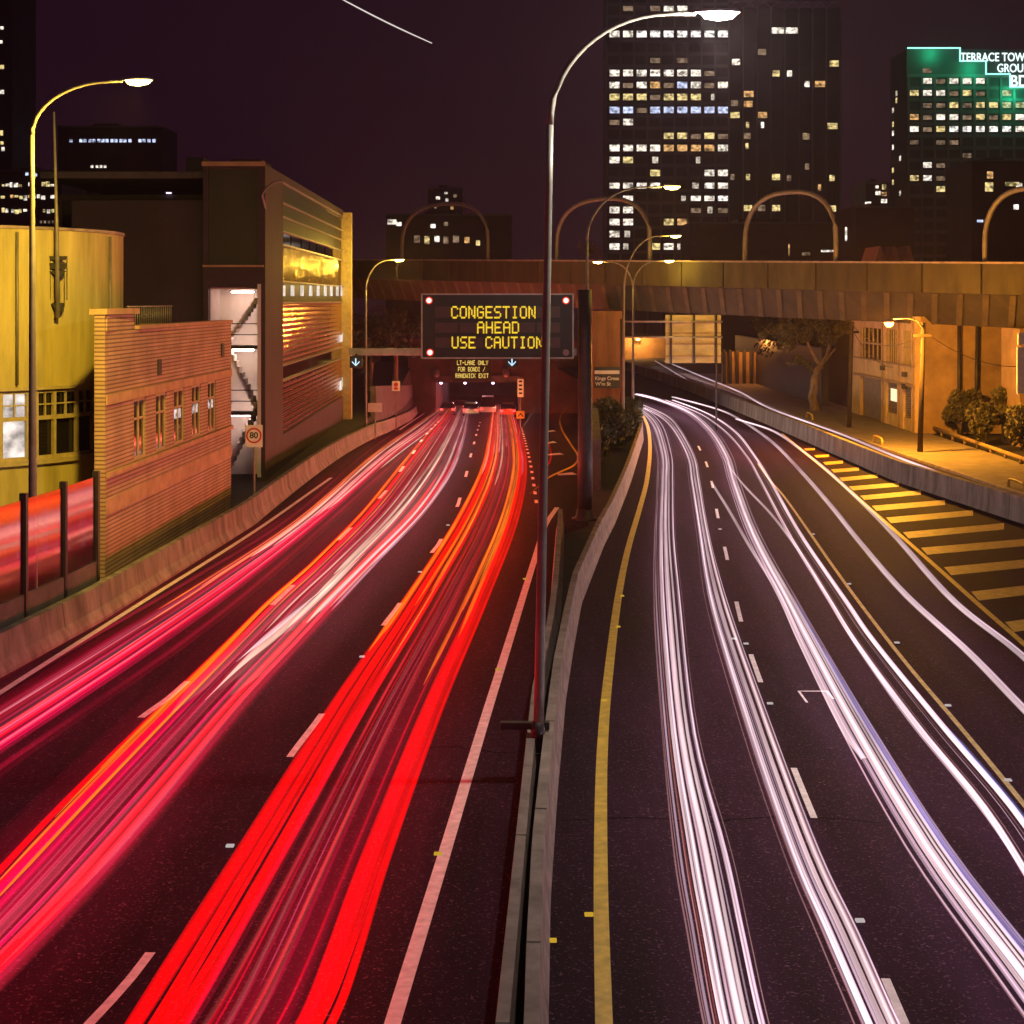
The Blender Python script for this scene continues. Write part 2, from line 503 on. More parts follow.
# painted markings ---------------------------------------------------
RZ = 0.026
def line_mesh(mb, pts, w, n=None, cl=Vector):
    n = n or max(12, len(pts) * 8)
    c = catmull(pts, n)
    L, R = [], []
    for i, p in enumerate(c):
        t = c[min(i + 1, n)] - c[max(i - 1, 0)]
        a = Vector((t.y, -t.x, 0)).normalized() * (w / 2)
        L.append(p - a); R.append(p + a)
    mb.strip(L, R)
def solid(name, pix, w, m, left=False, lift=RZ):
    mb = MB()
    line_mesh(mb, [(gL if left else gR)(x, y) + Vector((0, 0, lift)) for x, y in pix], w)
    return tag(mb.build(name, m), kind='structure')
def dashes(name, pix, ends, ln, w, m, left):
    mb = MB()
    c = catmull([(gL if left else gR)(x, y) for x, y in pix], 240)
    tab = sorted((p.y, p.x) for p in c)
    for e in ends:
        pts = []
        for k in range(5):
            Y = e - ln + ln * k / 4
            pts.append(Vector((interp(tab, Y), Y, (dL(Y) if left else 0) + RZ)))
        line_mesh(mb, pts, w, 8)
    return tag(mb.build(name, m), kind='structure')
solid('left_edge_line', [(-140, 788), (0, 694), (128, 612), (256, 531), (330, 479), (400, 430), (425, 413)], 0.16, M['white_paint'], True)
solid('left_median_line', [(378, 1080), (393, 1024), (440, 870), (482, 730), (508, 646), (534, 562), (545, 527), (557, 508)], 0.19, M['white_paint'], True)
dashes('lane_dashes', [(40, 1085), (90, 1024), (150, 955), (290, 758), (322, 715), (383, 627), (400, 604), (430, 556), (440, 542), (455, 511), (459, 502), (466, 476), (471, 455), (475, 440), (479, 426), (483, 414)], [20.8 + 12 * k for k in range(12)], 3.1, 0.13, M['white_paint'], True)
dashes('lane_dashes', [(-60, 880), (50, 790), (142, 718), (187, 683), (296, 583), (382, 496), (400, 472), (412, 455), (426, 435), (441, 419)], [23.6 + 12 * k for k in range(12)], 3.1, 0.15, M['white_paint'], True)
dashes('ramp_dashes', [(536, 500), (533, 480), (530, 462), (526, 445), (522, 430), (519, 418)], [68 + 3.2 * k for k in range(22)], 1.1, 0.14, M['white_paint'], True)
solid('right_median_line', [(606, 1090), (604, 1024), (601, 900), (601, 800), (603, 740), (608, 680), (618, 600), (628, 550), (640, 508), (647, 480), (650, 450), (648, 428), (642, 414)], 0.2, M['yellow_paint'])
dashes('lane_dashes', [(690, 430), (698, 446), (706, 463), (712, 484), (717, 513), (726, 554), (740, 618), (757, 673), (806, 800), (870, 945), (915, 1050)], [20, 29, 38.3, 45, 55, 65, 75, 84, 93], 2.8, 0.11, M['white_paint'], False)
solid('right_lane_line', [(758, 464), (770, 481), (787, 501), (840, 577), (898, 654), (960, 728), (1024, 806), (1090, 890), (1270, 1140)], 0.1, M['cream_paint'])
solid('hatch_edge_line', [(782, 434), (800, 449), (830, 474), (872, 511), (930, 562), (985, 611), (1024, 645), (1090, 706), (1420, 1040)], 0.16, M['yellow_paint'])
hb = MB()
for (x0, y0, x1, y1, th) in [(804, 450, 815, 449.5, 2), (814, 457, 829, 456, 2.4), (823, 464, 843, 462.5, 2.8), (831, 471.5, 859, 469.5, 3.2), (839, 480, 878, 476.5, 3.6), (849, 489, 899, 485, 4),
                              (860, 498.5, 921, 493, 4.4), (872, 509, 945, 503, 5), (886, 521, 973, 513.5, 5.6), (903, 536, 1004, 527, 6.2), (921, 552, 1050, 541, 7), (944, 572, 1090, 558, 8), (971, 597, 1120, 580, 9), (1005, 628, 1160, 607, 10), (1046, 664, 1200, 640, 12), (1098, 712, 1290, 684, 15), (1165, 776, 1400, 742, 19)]:
    pts = [gR(x0, y0 - th / 2), gR(x1, y1 - th / 2), gR(x1, y1 + th / 2), gR(x0 + th * 0.9, y0 + th / 2)]
    hb.face([p + Vector((0, 0, RZ)) for p in pts])
tag(hb.build('hatch_markings', M['yellow_paint']), kind='structure')
sq = MB()
c0 = gR(818, 699)
for (ax, bx, ay, by) in ((-0.32, 0.32, 0.55, 0.61), (-0.32, -0.27, -0.4, 0.55), (0.27, 0.32, -0.1, 0.55)):
    sq.face([(c0.x + ax, c0.y + ay, RZ), (c0.x + bx, c0.y + ay, RZ), (c0.x + bx, c0.y + by, RZ), (c0.x + ax, c0.y + by, RZ)])
tag(sq.build('detector_marking', M['white_paint']), kind='structure')
ar = MB()                                             # white gore bars on the exit ramp
for (x0, x1, y) in ((547, 556, 431.5), (547, 557, 443), (546, 564, 455), (558, 577, 475)):
    a, b = gL(x0, y + 0.9), gL(x1, y)
    up = Vector((0, 0, RZ))
    ar.face([a + up, b + up, b + Vector((-0.2, 1.0, 0)) + up, a + Vector((0, 0.7, 0)) + up])
tag(ar.build('gore_markings', M['white_paint']), kind='structure')

# ------------------------------------------------------------------ walls and barriers
def barrier(name, label, path, m, prof=None, cat='barrier', joints=None):
    root = thing(name, label, cat, path[0])
    mb = MB()
    mb.sweep(path, prof or [(-0.3, 0), (-0.3, 0.08), (-0.17, 0.32), (-0.1, 0.86), (0.1, 0.86), (0.17, 0.32), (0.3, 0.08), (0.3, 0)])
    mb.build('wall', m, root)
    if joints:
        jb = MB()
        for j in joints:
            t = (path[min(j + 1, len(path) - 1)] - path[max(0, j - 1)]).normalized()
            a = Vector((t.y, -t.x, 0))
            p = path[j]
            pr = prof or [(-0.3, 0), (-0.17, 0.32), (-0.1, 0.86), (0.1, 0.86), (0.17, 0.32), (0.3, 0)]
            q = [p + a * (o * 1.03) + Vector((0, 0, h * 1.004)) for o, h in pr]
            r = [v + t * 0.05 for v in q]
            for k in range(len(q) - 1):
                jb.face([q[k], q[k + 1], r[k + 1], r[k]])
        jb.build('joint', M['black'], root)
    return root
ys = [6 + 1.0 * i for i in range(195)]
barrier('concrete_barrier', 'long stained concrete barrier below the brick building on the red light side', [Vector((interp(XLB, Y) - 0.3, Y, dL(Y) + 0.015)) for Y in ys], M['concrete_dirty'], joints=range(4, 190, 6))
ys = [6 + 1.0 * i for i in range(54)]
barrier('median_barrier', 'low concrete median barrier on the side of the red light trails', [Vector((interp(XML, Y) + 0.12, Y, 0.0)) for Y in ys], M['concrete'],
        [(-0.16, 0), (-0.1, 0.3), (-0.07, 0.78), (0.07, 0.78), (0.1, 0.3), (0.16, 0)], joints=range(5, 50, 6))
ys = [6 + 1.0 * i for i in range(117)]
barrier('median_barrier', 'curving jointed concrete median barrier on the side of the white light trails', [Vector((interp(XMR, Y) - 0.18, Y, 0.0)) for Y in ys], M['concrete'],
        [(-0.14, 0), (-0.1, 0.3), (-0.08, 0.84), (0.08, 0.84), (0.11, 0.3), (0.18, 0)], joints=range(3, 110, 5))
ys = [8 + 2.0 * i for i in range(100)]
barrier('dividing_wall', 'dirty concrete wall between the yellow hatching and the outer road', [Vector((interp(XRB, Y) + 0.15, Y, 0.0)) for Y in ys], M['concrete_dirty'],
        [(-0.2, 0), (-0.14, 0.3), (-0.12, 0.95), (0.12, 0.95), (0.14, 0.3), (0.2, 0)], joints=range(3, 96, 3))
rw = MB()
rw.sweep([Vector((xrL(Y) + 0.3, Y, dL(Y))) for Y in range(72, 201, 4)], [(-0.18, -0.2), (-0.18, 2.2), (0.18, 2.2), (0.18, -0.2)])
tag(rw.build('retaining_wall', M['concrete_dark']), 'dark retaining wall on the right of the tunnel exit ramp', 'wall')
rw = MB()
rw.sweep([Vector((interp(XLB, Y) - 0.85, Y, dL(Y))) for Y in range(118, 201, 4)], [(-0.2, -0.2), (-0.2, 3.4), (0.2, 3.4), (0.2, -0.2)])
tag(rw.build('retaining_wall', M['concrete_dark']), 'dark retaining wall leading down to the left side of the tunnel mouth', 'wall')

# raised pavement reflectors, their returned light put in as a glow
M['cats_glow_yellow'] = emit('cats_glow_yellow', (1, 0.6, 0.05), 0.55)
M['cats_glow_white'] = emit('cats_glow_white', (1, 0.85, 0.85), 0.5)
refl = None
for (px, py, k) in [(525, 580, 'y'), (498, 671, 'y'), (438, 856, 'y'), (604, 702, 'y'), (622, 597, 'y'), (589, 917, 'y'), (618, 628, 'y'),
                    (552, 943, 'y'), (230, 848, 'w'), (448, 526, 'w'), (420, 573, 'w'), (362, 658, 'w'), (813, 535, 'w'), (849, 585, 'w'), (897, 644, 'w'), (948, 707, 'w'), (734, 640, 'w'), (770, 705, 'w'),
                    (860, 923, 'w'), (720, 530, 'w'), (746, 645, 'w'), (1008, 782, 'w')]:
    left = px < 560
    p = (gL if left else gR)(px, py) + Vector((0, 0, 0.02))
    mb = MB()
    mb.box(p.x - 0.06, p.x + 0.06, p.y - 0.05, p.y + 0.05, p.z, p.z + 0.03)
    o = mb.build('road_reflector', M['cats_glow_yellow' if k == 'y' else 'cats_glow_white'], None, bevel=0.01)
    if k == 'y' and left: lb = 'small yellow reflector stud beside the white edge line of the red side'
    elif k == 'y': lb = 'small yellow reflector stud beside the long yellow edge line'
    elif left: lb = 'small white reflector stud on the lane line between the red streams'
    else: lb = 'small white reflector stud on a lane line among the white streams'
    tag(o, lb, 'reflector', {'yL': 'yellow studs on the red side', 'yR': 'yellow studs on the white side', 'wL': 'white studs on the red side', 'wR': 'white studs on the white side'}[k + ('L' if left else 'R')])

# ------------------------------------------------------------------ street lamps
def lamp_light(parent, loc, color, watts, size=0.25, spot=None, aim=None):
    d = bpy.data.lights.new('bulb', 'SPOT' if aim else 'POINT')
    d.energy = watts
    d.color = color
    d.shadow_soft_size = size
    if aim:
        d.spot_size = math.radians(spot or 160)
        d.spot_blend = 1.0
    o = bpy.data.objects.new('bulb', d)
    if aim: o.rotation_euler = Vector(aim).to_track_quat('-Z', 'Y').to_euler()
    COL.objects.link(o)
    o.parent = parent
    o.location = Vector(loc) - world_loc(parent)
    return o
SOD = (1.0, 0.64, 0.07)
M['lamp_yellow'] = emit('lamp_yellow', (1, 0.72, 0.16), 55)
M['lamp_white'] = emit('lamp_white', (1, 0.96, 0.9), 90)
M['lamp_orange'] = emit('lamp_orange', (1, 0.5, 0.08), 14)
def street_lamp(label, base, top, heads, r0, r1, light, lens, watts, color, arc=0.8, mpole=None, aim=None):
    """base: foot; top: where the bend starts; heads: luminaire points (one or two)"""
    root = thing('street_lamp', label, 'street lamp', base)
    mpole = mpole or M['pole_grey']
    pb = MB()
    b, t = Vector(base), Vector(top)
    n = 10
    pb.tube([b.lerp(t, i / n) for i in range(n + 1)], [r0 + (r1 - r0) * i / n for i in range(n + 1)], 10)
    pb.build('pole', mpole, root)
    fb = MB()
    fb.box(b.x - r0 * 2, b.x + r0 * 2, b.y - r0 * 2, b.y + r0 * 2, b.z, b.z + 0.04)
    fb.lathe((b.x, b.y, b.z + 0.04), [(r0 * 1.5, 0), (r0 * 1.35, 0.35), (r0 * 1.05, 0.5)], 10)
    fb.build('base_plate', M['dark_steel'], root)
    for h in heads:
        h = Vector(h)
        ab = MB()
        rise = h.z - t.z
        run = h - t; run.z = 0
        pts = []
        for i in range(15):
            a = i / 14 * math.pi / 2
            pts.append(t + run * (arc * (1 - math.cos(a))) + Vector((0, 0, rise * math.sin(a))))
        d = run.normalized()
        pts.append(h - d * 0.25)
        ab.tube(pts, [r1 - (r1 - 0.03) * min(1, i / 15) for i in range(len(pts))], 8)
        ab.build('arm', mpole, root)
        hb_ = MB()
        s = Vector((-d.y, d.x, 0))
        prof = [(-0.32, 0.05, 0.03), (-0.2, 0.11, 0.06), (0.1, 0.17, 0.08), (0.42, 0.14, 0.06), (0.52, 0.05, 0.03)]
        rings = []
        for (u, wv, hh) in prof:
            c = h + d * u
            rings.append([hb_.bm.verts.new(c + s * (wv * math.cos(q * math.pi / 6)) + Vector((0, 0, max(0, hh * math.sin(q * math.pi / 6)) + 0.02))) for q in range(12)])
        for r0_, r1_ in zip(rings, rings[1:]):
            for q in range(12): hb_.bm.faces.new((r0_[q], r0_[(q + 1) % 12], r1_[(q + 1) % 12], r1_[q])).smooth = True
        hb_.bm.faces.new(rings[0]); hb_.bm.faces.new(rings[-1])
        hd = hb_.build('luminaire', M['steel'], root)
        lb_ = MB()
        rings = []
        for (u, wv, dz) in ((-0.16, 0.05, 0.0), (-0.08, 0.14, -0.09), (0.14, 0.18, -0.13), (0.38, 0.14, -0.09), (0.48, 0.05, 0.0)):
            c = h + d * u
            rings.append([lb_.bm.verts.new(c + s * (wv * math.cos(math.pi * q / 6)) + Vector((0, 0, dz * math.sin(math.pi * q / 6) + 0.012))) for q in range(7)])
        for r0_, r1_ in zip(rings, rings[1:]):
            for q in range(6): lb_.bm.faces.new((r0_[q], r0_[q + 1], r1_[q + 1], r1_[q])).smooth = True
        lb_.build('lens', M[lens], hd)
        if watts: lamp_light(root, h + d * 0.2 + Vector((0, 0, -0.32)), color, watts, aim=aim, spot=125 if aim else None)
    return root
# tall lamp on the median, nearest
street_lamp('tall leaning street lamp on the median whose white light shines before the big tower', (X_(538, 28.2), 28.2, 0.5), (X_(550, 28.2), 28.2, Z_(125, 28.2)), [(X_(710, 28.2), 28.2, Z_(14, 28.2))], 0.09, 0.06, None, 'lamp_white', 2300, (1, 0.93, 0.75), 0.75)
bx = MB()
bx.box(-0.2, 0.64, 28.3, 28.46, 0.87, 0.99)
tag(bx.build('cross_bar', M['dark_steel'], None, bevel=0.015), 'dark steel cross bar lying over the median at the foot of the tall lamp', 'bar')
street_lamp('yellow street lamp beside the curved stucco tower behind the red carriageway', (X_(33, 39.9), 39.9, 0.0), (X_(32, 39.9), 39.9, Z_(135, 39.9)), [(X_(137, 39.9), 39.4, Z_(84, 39.9))], 0.12, 0.06, None, 'lamp_yellow', 10500, SOD, 0.75, aim=(-0.62, 0.62, -0.5))
street_lamp('yellow street lamp with a tall single arm rising behind the thick gantry column', (X_(586, 66), 66, 0.0), (X_(587, 66), 66, Z_(240, 66)), [(X_(668, 66), 66, Z_(187, 66))], 0.1, 0.06, None, 'lamp_yellow', 500, SOD, 0.7)
street_lamp('yellow single arm street lamp standing in the median bushes before the bridge', (X_(623, 100), 100, 0.0), (X_(624, 100), 100, Z_(290, 100)), [(X_(673, 100), 100, Z_(236, 100))], 0.1, 0.06, None, 'lamp_yellow', 600, SOD, 0.7)
street_lamp('two armed street lamp with a pair of yellow lights before the bridge', (X_(633, 115), 115, 0.0), (X_(633, 115), 115, Z_(288, 115)), [(X_(600, 115), 115, Z_(262, 115)), (X_(667, 115), 115, Z_(261, 115))], 0.1, 0.06, None, 'lamp_yellow', 300, SOD, 0.7)
street_lamp('yellow street lamp beside the glass fronted building left of the message sign', (X_(366, 112), 112, -1.0), (X_(366, 112), 112, Z_(290, 112)), [(X_(397, 112), 112, Z_(260, 112))], 0.09, 0.06, None, 'lamp_yellow', 2300, SOD, 0.75)

# ------------------------------------------------------------------ message sign gantry
GY = 62.0
gan = thing('gantry', 'dark sign gantry with thick column holding the message sign over the red carriageway', 'gantry', (X_(585, GY), GY, 0))
g = MB(); g.lathe((X_(585, GY), GY, 0.02), [(0.28, 0), (0.27, 3), (0.25, 6.2), (0.25, Z_(290, GY))], 16); g.build('column', M['dark_steel'], gan)
g = MB(); g.lathe((X_(585, GY), GY, 0), [(0.5, 0), (0.5, 0.06), (0.36, 0.08), (0.3, 0.4)], 16); g.build('base_plate', M['dark_steel'], gan)
g = MB(); g.box(X_(348, GY), X_(577, GY), GY + 0.16, GY + 0.46, Z_(355.5, GY), Z_(348.5, GY)); g.build('beam', M['steel'], gan, bevel=0.02)
vm = thing('message_sign', 'wide black electronic sign with yellow words CONGESTION AHEAD USE CAUTION', 'message sign', (X_(497, GY), GY, Z_(358, GY)))
x0, x1, z0, z1 = X_(422, GY), X_(573, GY), Z_(358, GY), Z_(294, GY)
g = MB(); g.box(x0, x1, GY - 0.25, GY + 0.12, z0, z1); g.build('cabinet', M['sign_black'], vm, bevel=0.03)
g = MB()
for a in ((x0, x1, z1 - 0.035, z1 + 0.02), (x0, x1, z0 - 0.02, z0 + 0.035)): g.box(a[0] - 0.02, a[1] + 0.02, GY - 0.29, GY - 0.255, a[2], a[3])
for a in ((x0 - 0.02, x0 + 0.035), (x1 - 0.035, x1 + 0.02)): g.box(a[0], a[1], GY - 0.288, GY - 0.255, z0 + 0.037, z1 - 0.037)
g.build('rim', M['steel'], vm)
g = MB()
for (ya, yb) in ((306.5, 317.5), (322.5, 332.5), (337.5, 347.5)):
    for (xa, xb) in ((435.5, 458), (460, 483), (485, 508), (510, 535), (537, 560)):
        g.box(X_(xa, GY), X_(xb, GY), GY - 0.285, GY - 0.252, Z_(yb, GY), Z_(ya, GY))
g.build('display_module', mat('led_panel', (0.075, 0.045, 0.045), 0.35, var=0.3, scale=2), vm)
FONT = {'A': '01110 10001 10001 11111 10001 10001 10001', 'B': '11110 10001 10001 11110 10001 10001 11110', 'C': '01110 10001 10000 10000 10000 10001 01110',
        'D': '11110 10001 10001 10001 10001 10001 11110', 'E': '11111 10000 10000 11110 10000 10000 11111', 'F': '11111 10000 10000 11110 10000 10000 10000',
        'G': '01110 10001 10000 10111 10001 10001 01110', 'H': '10001 10001 10001 11111 10001 10001 10001', 'I': '01110 00100 00100 00100 00100 00100 01110',
        'K': '10001 10010 10100 11000 10100 10010 10001', 'L': '10000 10000 10000 10000 10000 10000 11111', 'N': '10001 11001 10101 10101 10101 10011 10001',
        'O': '01110 10001 10001 10001 10001 10001 01110', 'R': '11110 10001 10001 11110 10100 10010 10001', 'S': '01111 10000 10000 01110 00001 00001 11110',
        'T': '11111 00100 00100 00100 00100 00100 00100', 'U': '10001 10001 10001 10001 10001 10001 01110', 'W': '10001 10001 10001 10101 10101 11011 10001',
        'X': '10001 10001 01010 00100 01010 10001 10001', 'Y': '10001 10001 01010 00100 00100 00100 00100', '-': '00000 00000 00000 11111 00000 00000 00000',
        '/': '00001 00001 00010 00100 01000 10000 10000', ' ': '00000 00000 00000 00000 00000 00000 00000'}
def led_text(txt, px0, px1, ya, yb, Y, m, parent, name='lettering'):
    g = MB()
    n = len(txt)
    pitch = (X_(px1, Y) - X_(px0, Y)) / (n * 6 - 1)
    zt, zb = Z_(ya, Y), Z_(yb, Y)
    ph = (zt - zb) / 7
    for i, ch in enumerate(txt):
        for r, row in enumerate(FONT[ch].split()):
            for c, v in enumerate(row):
                if v == '1':
                    xx = X_(px0, Y) + (i * 6 + c) * pitch
                    zz = zt - r * ph
                    g.box(xx + 0.06 * pitch, xx + 1.06 * pitch, Y - 0.015, Y + 0.03, zz - ph * 0.97, zz - ph * 0.03)
    return g.build(name, m, parent)
M['led_amber'] = emit('led_amber', (1.0, 0.66, 0.04), 0.95, noise=0.25, scale=(14, 14, 14))
led_text('CONGESTION', 451, 535.5, 306, 318.5, GY - 0.3, M['led_amber'], vm)
led_text('AHEAD', 477, 519, 321.5, 333.5, GY - 0.3, M['led_amber'], vm)
led_text('USE CAUTION', 451.5, 543, 336.5, 348.5, GY - 0.3, M['led_amber'], vm)
M['beacon'] = emit('beacon', (1.0, 0.55, 0.45), 2.2)
M['beacon_rim'] = emit('beacon_rim', (1.0, 0.05, 0.03), 0.8)
for (px, py) in ((429, 300.5), (566, 300.5), (430, 352.5)):
    p = P(px, py, GY - 0.3)
    g = MB(); g.disc((p.x, p.y, p.z), 0.14, 0.03); b_ = g.build('beacon', M['beacon_rim'], vm)
    g = MB(); g.disc((p.x, p.y - 0.02, p.z), 0.095, 0.016); g.build('bulb', M['beacon'], b_)
p = P(566, 352.5, GY - 0.3)
g = MB(); g.disc((p.x, p.y, p.z), 0.12, 0.03); g.build('beacon', M['lens_off'], vm)
M['arrow_blue'] = emit('arrow_blue', (0.55, 0.8, 1.0), 1.3)
for (px, lb) in ((356, 'small lane signal with a blue down arrow at the free end of the gantry beam'), (512, 'small lane signal with a blue down arrow under the message sign')):
    y = GY - 0.1
    c = P(px, 362, y)
    ls = thing('lane_signal', lb, 'lane signal', c, 'blue arrow lane signals')
    g = MB(); g.box(c.x - 0.23, c.x + 0.23, y - 0.08, y + 0.12, c.z - 0.22, c.z + 0.22); g.build('housing', mat('signal_box', (0.02, 0.03, 0.03), 0.4), ls, bevel=0.02)
    g = MB(); g.box(c.x - 0.04, c.x + 0.04, y + 0.13, y + 0.2, c.z + 0.0, c.z + 0.3); g.build('bracket', M['dark_steel'], ls)
    g = MB()
    yy = y - 0.1
    g.box(c.x - 0.022, c.x + 0.022, yy, yy + 0.015, c.z - 0.1, c.z + 0.14)
    for sx in (-1, 1):
        g.prism([(c.x + sx * 0.0, c.z - 0.15), (c.x + sx * 0.14, c.z - 0.01), (c.x + sx * 0.14, c.z + 0.04), (c.x + sx * 0.0, c.z - 0.1)], yy - 0.003, yy + 0.012)
    g.build('arrow', M['arrow_blue'], ls)

# ------------------------------------------------------------------ tunnel mouth
TY = 200.0
tz = dL(TY)
tun = thing('tunnel_portal', 'tunnel mouth with small white ceiling lamps where the red lanes disappear', 'tunnel', (X_(477, TY), TY, tz))
zt = Z_(382, TY)
g = MB()
g.box(X_(408, TY), X_(436, TY), TY, TY + 60, tz - 1, 3.5)
g.box(X_(519, TY), X_(590, TY), TY, TY + 60, tz - 1, 3.5)
g.box(X_(436, TY) , X_(519, TY), TY + 0.01, TY + 60, zt, 3.49)
g.box(X_(436, TY), X_(519, TY), TY + 55, TY + 59.9, tz - 1, zt)
g.build('wall', mat('portal', (0.14, 0.09, 0.08), 0.8, var=0.4, scale=0.5), tun)
g = MB(); g.box(X_(434, TY), X_(521, TY), TY - 0.5, TY - 0.02, zt, zt + 0.75); g.build('beam', M['concrete_dark'], tun)
M['tunnel_lamp'] = emit('tunnel_lamp', (1, 0.75, 0.95), 6)
for px in (441, 465, 493):
    c = P(px, 383.5, TY - 0.4)
    g = MB(); g.box(c.x - 0.14, c.x + 0.14, c.y - 0.1, c.y + 0.1, zt - 0.22, zt - 0.02); g.build('ceiling_lamp', M['tunnel_lamp'], tun)
for (ly, w_) in ((TY + 14, 500), (TY + 34, 500)):
    lamp_light(tun, (X_(478, TY), ly, zt - 0.4), (1, 0.55, 0.7), w_, 0.6)
M['led_small'] = emit('led_small', (1.0, 0.7, 0.15), 1.1)
s2 = thing('message_sign', 'small black electronic sign with three lines LT-LANE ONLY FOR BONDI / RANDWICK EXIT', 'message sign', P(470, 382, TY - 1))
g = MB(); a, b = P(452, 381.5, TY - 1), P(491, 358, TY - 1)
g.box(a.x, b.x, TY - 1.3, TY - 0.7, a.z, b.z); g.build('cabinet', M['sign_black'], s2, bevel=0.03)
for (t_, xa, xb, ya, yb) in (('LT-LANE ONLY', 457, 488, 360.5, 365), ('FOR BONDI /', 458, 485, 367, 371.5), ('RANDWICK EXIT', 455.5, 488.5, 373.5, 378)):
    led_text(t_, xa, xb, ya, yb, TY - 1.34, M['led_small'], s2)
for px in (436, 506):
    c = P(px, 373, TY - 0.6)
    g = MB(); g.lathe((c.x, c.y, c.z - 0.5), [(0.25, 0), (0.42, 0.2), (0.45, 0.5), (0.36, 0.9), (0.15, 1.05)], 12)
    tag(g.build('ventilator', M['pole_grey']), 'pale round fan on the tunnel mouth %s the small message sign' % ('left of' if px < 470 else 'right of'), 'fan', 'fans on the tunnel mouth')

# small signs about the tunnel
def post_sign(name, label, cat, px, py0, py1, w_px, Y, zb, face, draw=None, posts=1):
    c = P(px, (py0 + py1) / 2, Y)
    r = thing(name, label, cat, (c.x, Y, zb))
    hw = w_px / F * Y / 2
    za, zt_ = Z_(py1, Y), Z_(py0, Y)
    g = MB(); g.box(c.x - hw, c.x + hw, Y - 0.02, Y + 0.02, za, zt_); g.build('panel', face, r)
    g = MB(); g.tube([(c.x, Y + 0.06, zb), (c.x, Y + 0.06, zt_)], 0.04, 8); g.build('post', M['pole_grey'], r)
    if draw: draw(r, c, hw, za, zt_, Y)
    return r
def text(body, loc, size, m, parent, name, extrude=0.006, rot=(90, 0, 0), align='CENTER', bold=0.0, sx=1.0):
    cu = bpy.data.curves.new(name, 'FONT')
    cu.body = body; cu.size = size; cu.extrude = extrude; cu.align_x = align; cu.align_y = 'CENTER'; cu.offset = bold
    tmp = bpy.data.objects.new(name, cu)
    COL.objects.link(tmp)
    dg = bpy.context.evaluated_depsgraph_get()
    me = bpy.data.meshes.new_from_object(tmp.evaluated_get(dg))
    bpy.data.objects.remove(tmp)
    o = bpy.data.objects.new(name, me)
    me.materials.clear(); me.materials.append(m)
    COL.objects.link(o)
    if parent is not None: o.parent = parent
    o.location = Vector(loc) - (world_loc(parent) if parent is not None else Vector())
    o.rotation_euler = [math.radians(a) for a in rot]
    o.scale = (sx, 1, 1)
    return o
M['sign_cream'] = mat('sign_cream', (0.8, 0.72, 0.6), 0.5)  # plain cream sign face
M['sign_yellow'] = mat('sign_yellow', (0.75, 0.5, 0.05), 0.5)
def speed(r, c, hw, za, zt_, Y):
    g = MB(); g.disc((c.x, Y - 0.034, c.z + 0.02), hw * 0.92, 0.01, 28); k = g.build('ring', M['sign_red'], r)
    g = MB(); g.disc((c.x, Y - 0.042, c.z + 0.02), hw * 0.72, 0.006, 28); g.build('disc', M['sign_white'], k)
    text('80', (c.x, Y - 0.048, c.z + 0.02), hw * 1.0, M['black'], r, 'number', 0.002, bold=0.008)
post_sign('speed_sign', 'white speed sign with the number 80 in a red ring before the lit stairwell', 'speed sign', 254, 425, 447, 17, 63, 0.0, M['sign_white'], speed)
def bars(r, c, hw, za, zt_, Y):
    g = MB()
    for k in range(4):
        z = za + (zt_ - za) * (0.16 + 0.22 * k)
        g.box(c.x - hw * 0.55, c.x + hw * 0.55, Y - 0.035, Y - 0.022, z, z + (zt_ - za) * 0.1)
    g.build('marking', M['black'], r)
post_sign('clearance_sign', 'narrow upright cream sign with dark markings right of the tunnel mouth', 'sign', 520.5, 379, 397, 6, 120, dL(120), M['sign_cream'], bars)
def chev(r, c, hw, za, zt_, Y):
    g = MB()
    for s in (-1, 1): g.prism([(c.x, c.z + hw * 0.5), (c.x + s * hw * 0.7, c.z - hw * 0.3), (c.x + s * hw * 0.7, c.z - hw * 0.65), (c.x, c.z + hw * 0.1)], Y - 0.036, Y - 0.022)
    g.build('chevron', M['black'], r)
post_sign('chevron_sign', 'small yellow sign with a black chevron at the ramp split', 'sign', 520.5, 411, 418.5, 8, 112, dL(112), M['sign_yellow'], chev)
post_sign('notice_board', 'white notice board standing at the foot of the street lamp behind the barrier', 'sign', 375, 403, 412, 14, 108, dL(108), M['sign_white'])
def pic(r, c, hw, za, zt_, Y):
    g = MB(); g.disc((c.x, Y - 0.036, c.z + hw * 0.35), hw * 0.55, 0.012, 16); g.box(c.x - hw * 0.5, c.x + hw * 0.5, Y - 0.036, Y - 0.022, za + 0.1, za + 0.28); g.build('marking', M['sign_red'], r)
post_sign('warning_sign', 'small white sign with a dark disc before the dark trees', 'sign', 396, 381, 391, 8, 125, dL(125), M['sign_white'], pic)

# ------------------------------------------------------------------ brick building with stucco tower
def fx(Y): return -11.5 + 0.5 * (Y - 47) / 18
BY0, BY1 = 47.0, 65.0
bb = thing('brick_building', 'long brick building with five narrow windows lit red beside the carriageway', 'building', (-11.5, 47, 0))
mb = MB()
def wall_seg(mb, ya, yb, za, zb, off=0.0, th=0.3):
    a, b = fx(ya) + off, fx(yb) + off
    v = [(a, ya, za), (b, yb, za), (b, yb, zb), (a, ya, zb)]
    w = [(x - th, y, z) for x, y, z in v]
    mb.face(v); mb.face(list(reversed(w)))
    for i in range(4):
        j = (i + 1) % 4
        mb.face([v[j], v[i], w[i], w[j]])
wins = [(X_(134, 1), X_(146, 1)), (X_(156, 1), X_(166.5, 1)), (X_(174, 1), X_(184.5, 1)), (X_(192, 1), X_(201, 1)), (X_(208, 1), X_(216, 1))]
wy = []
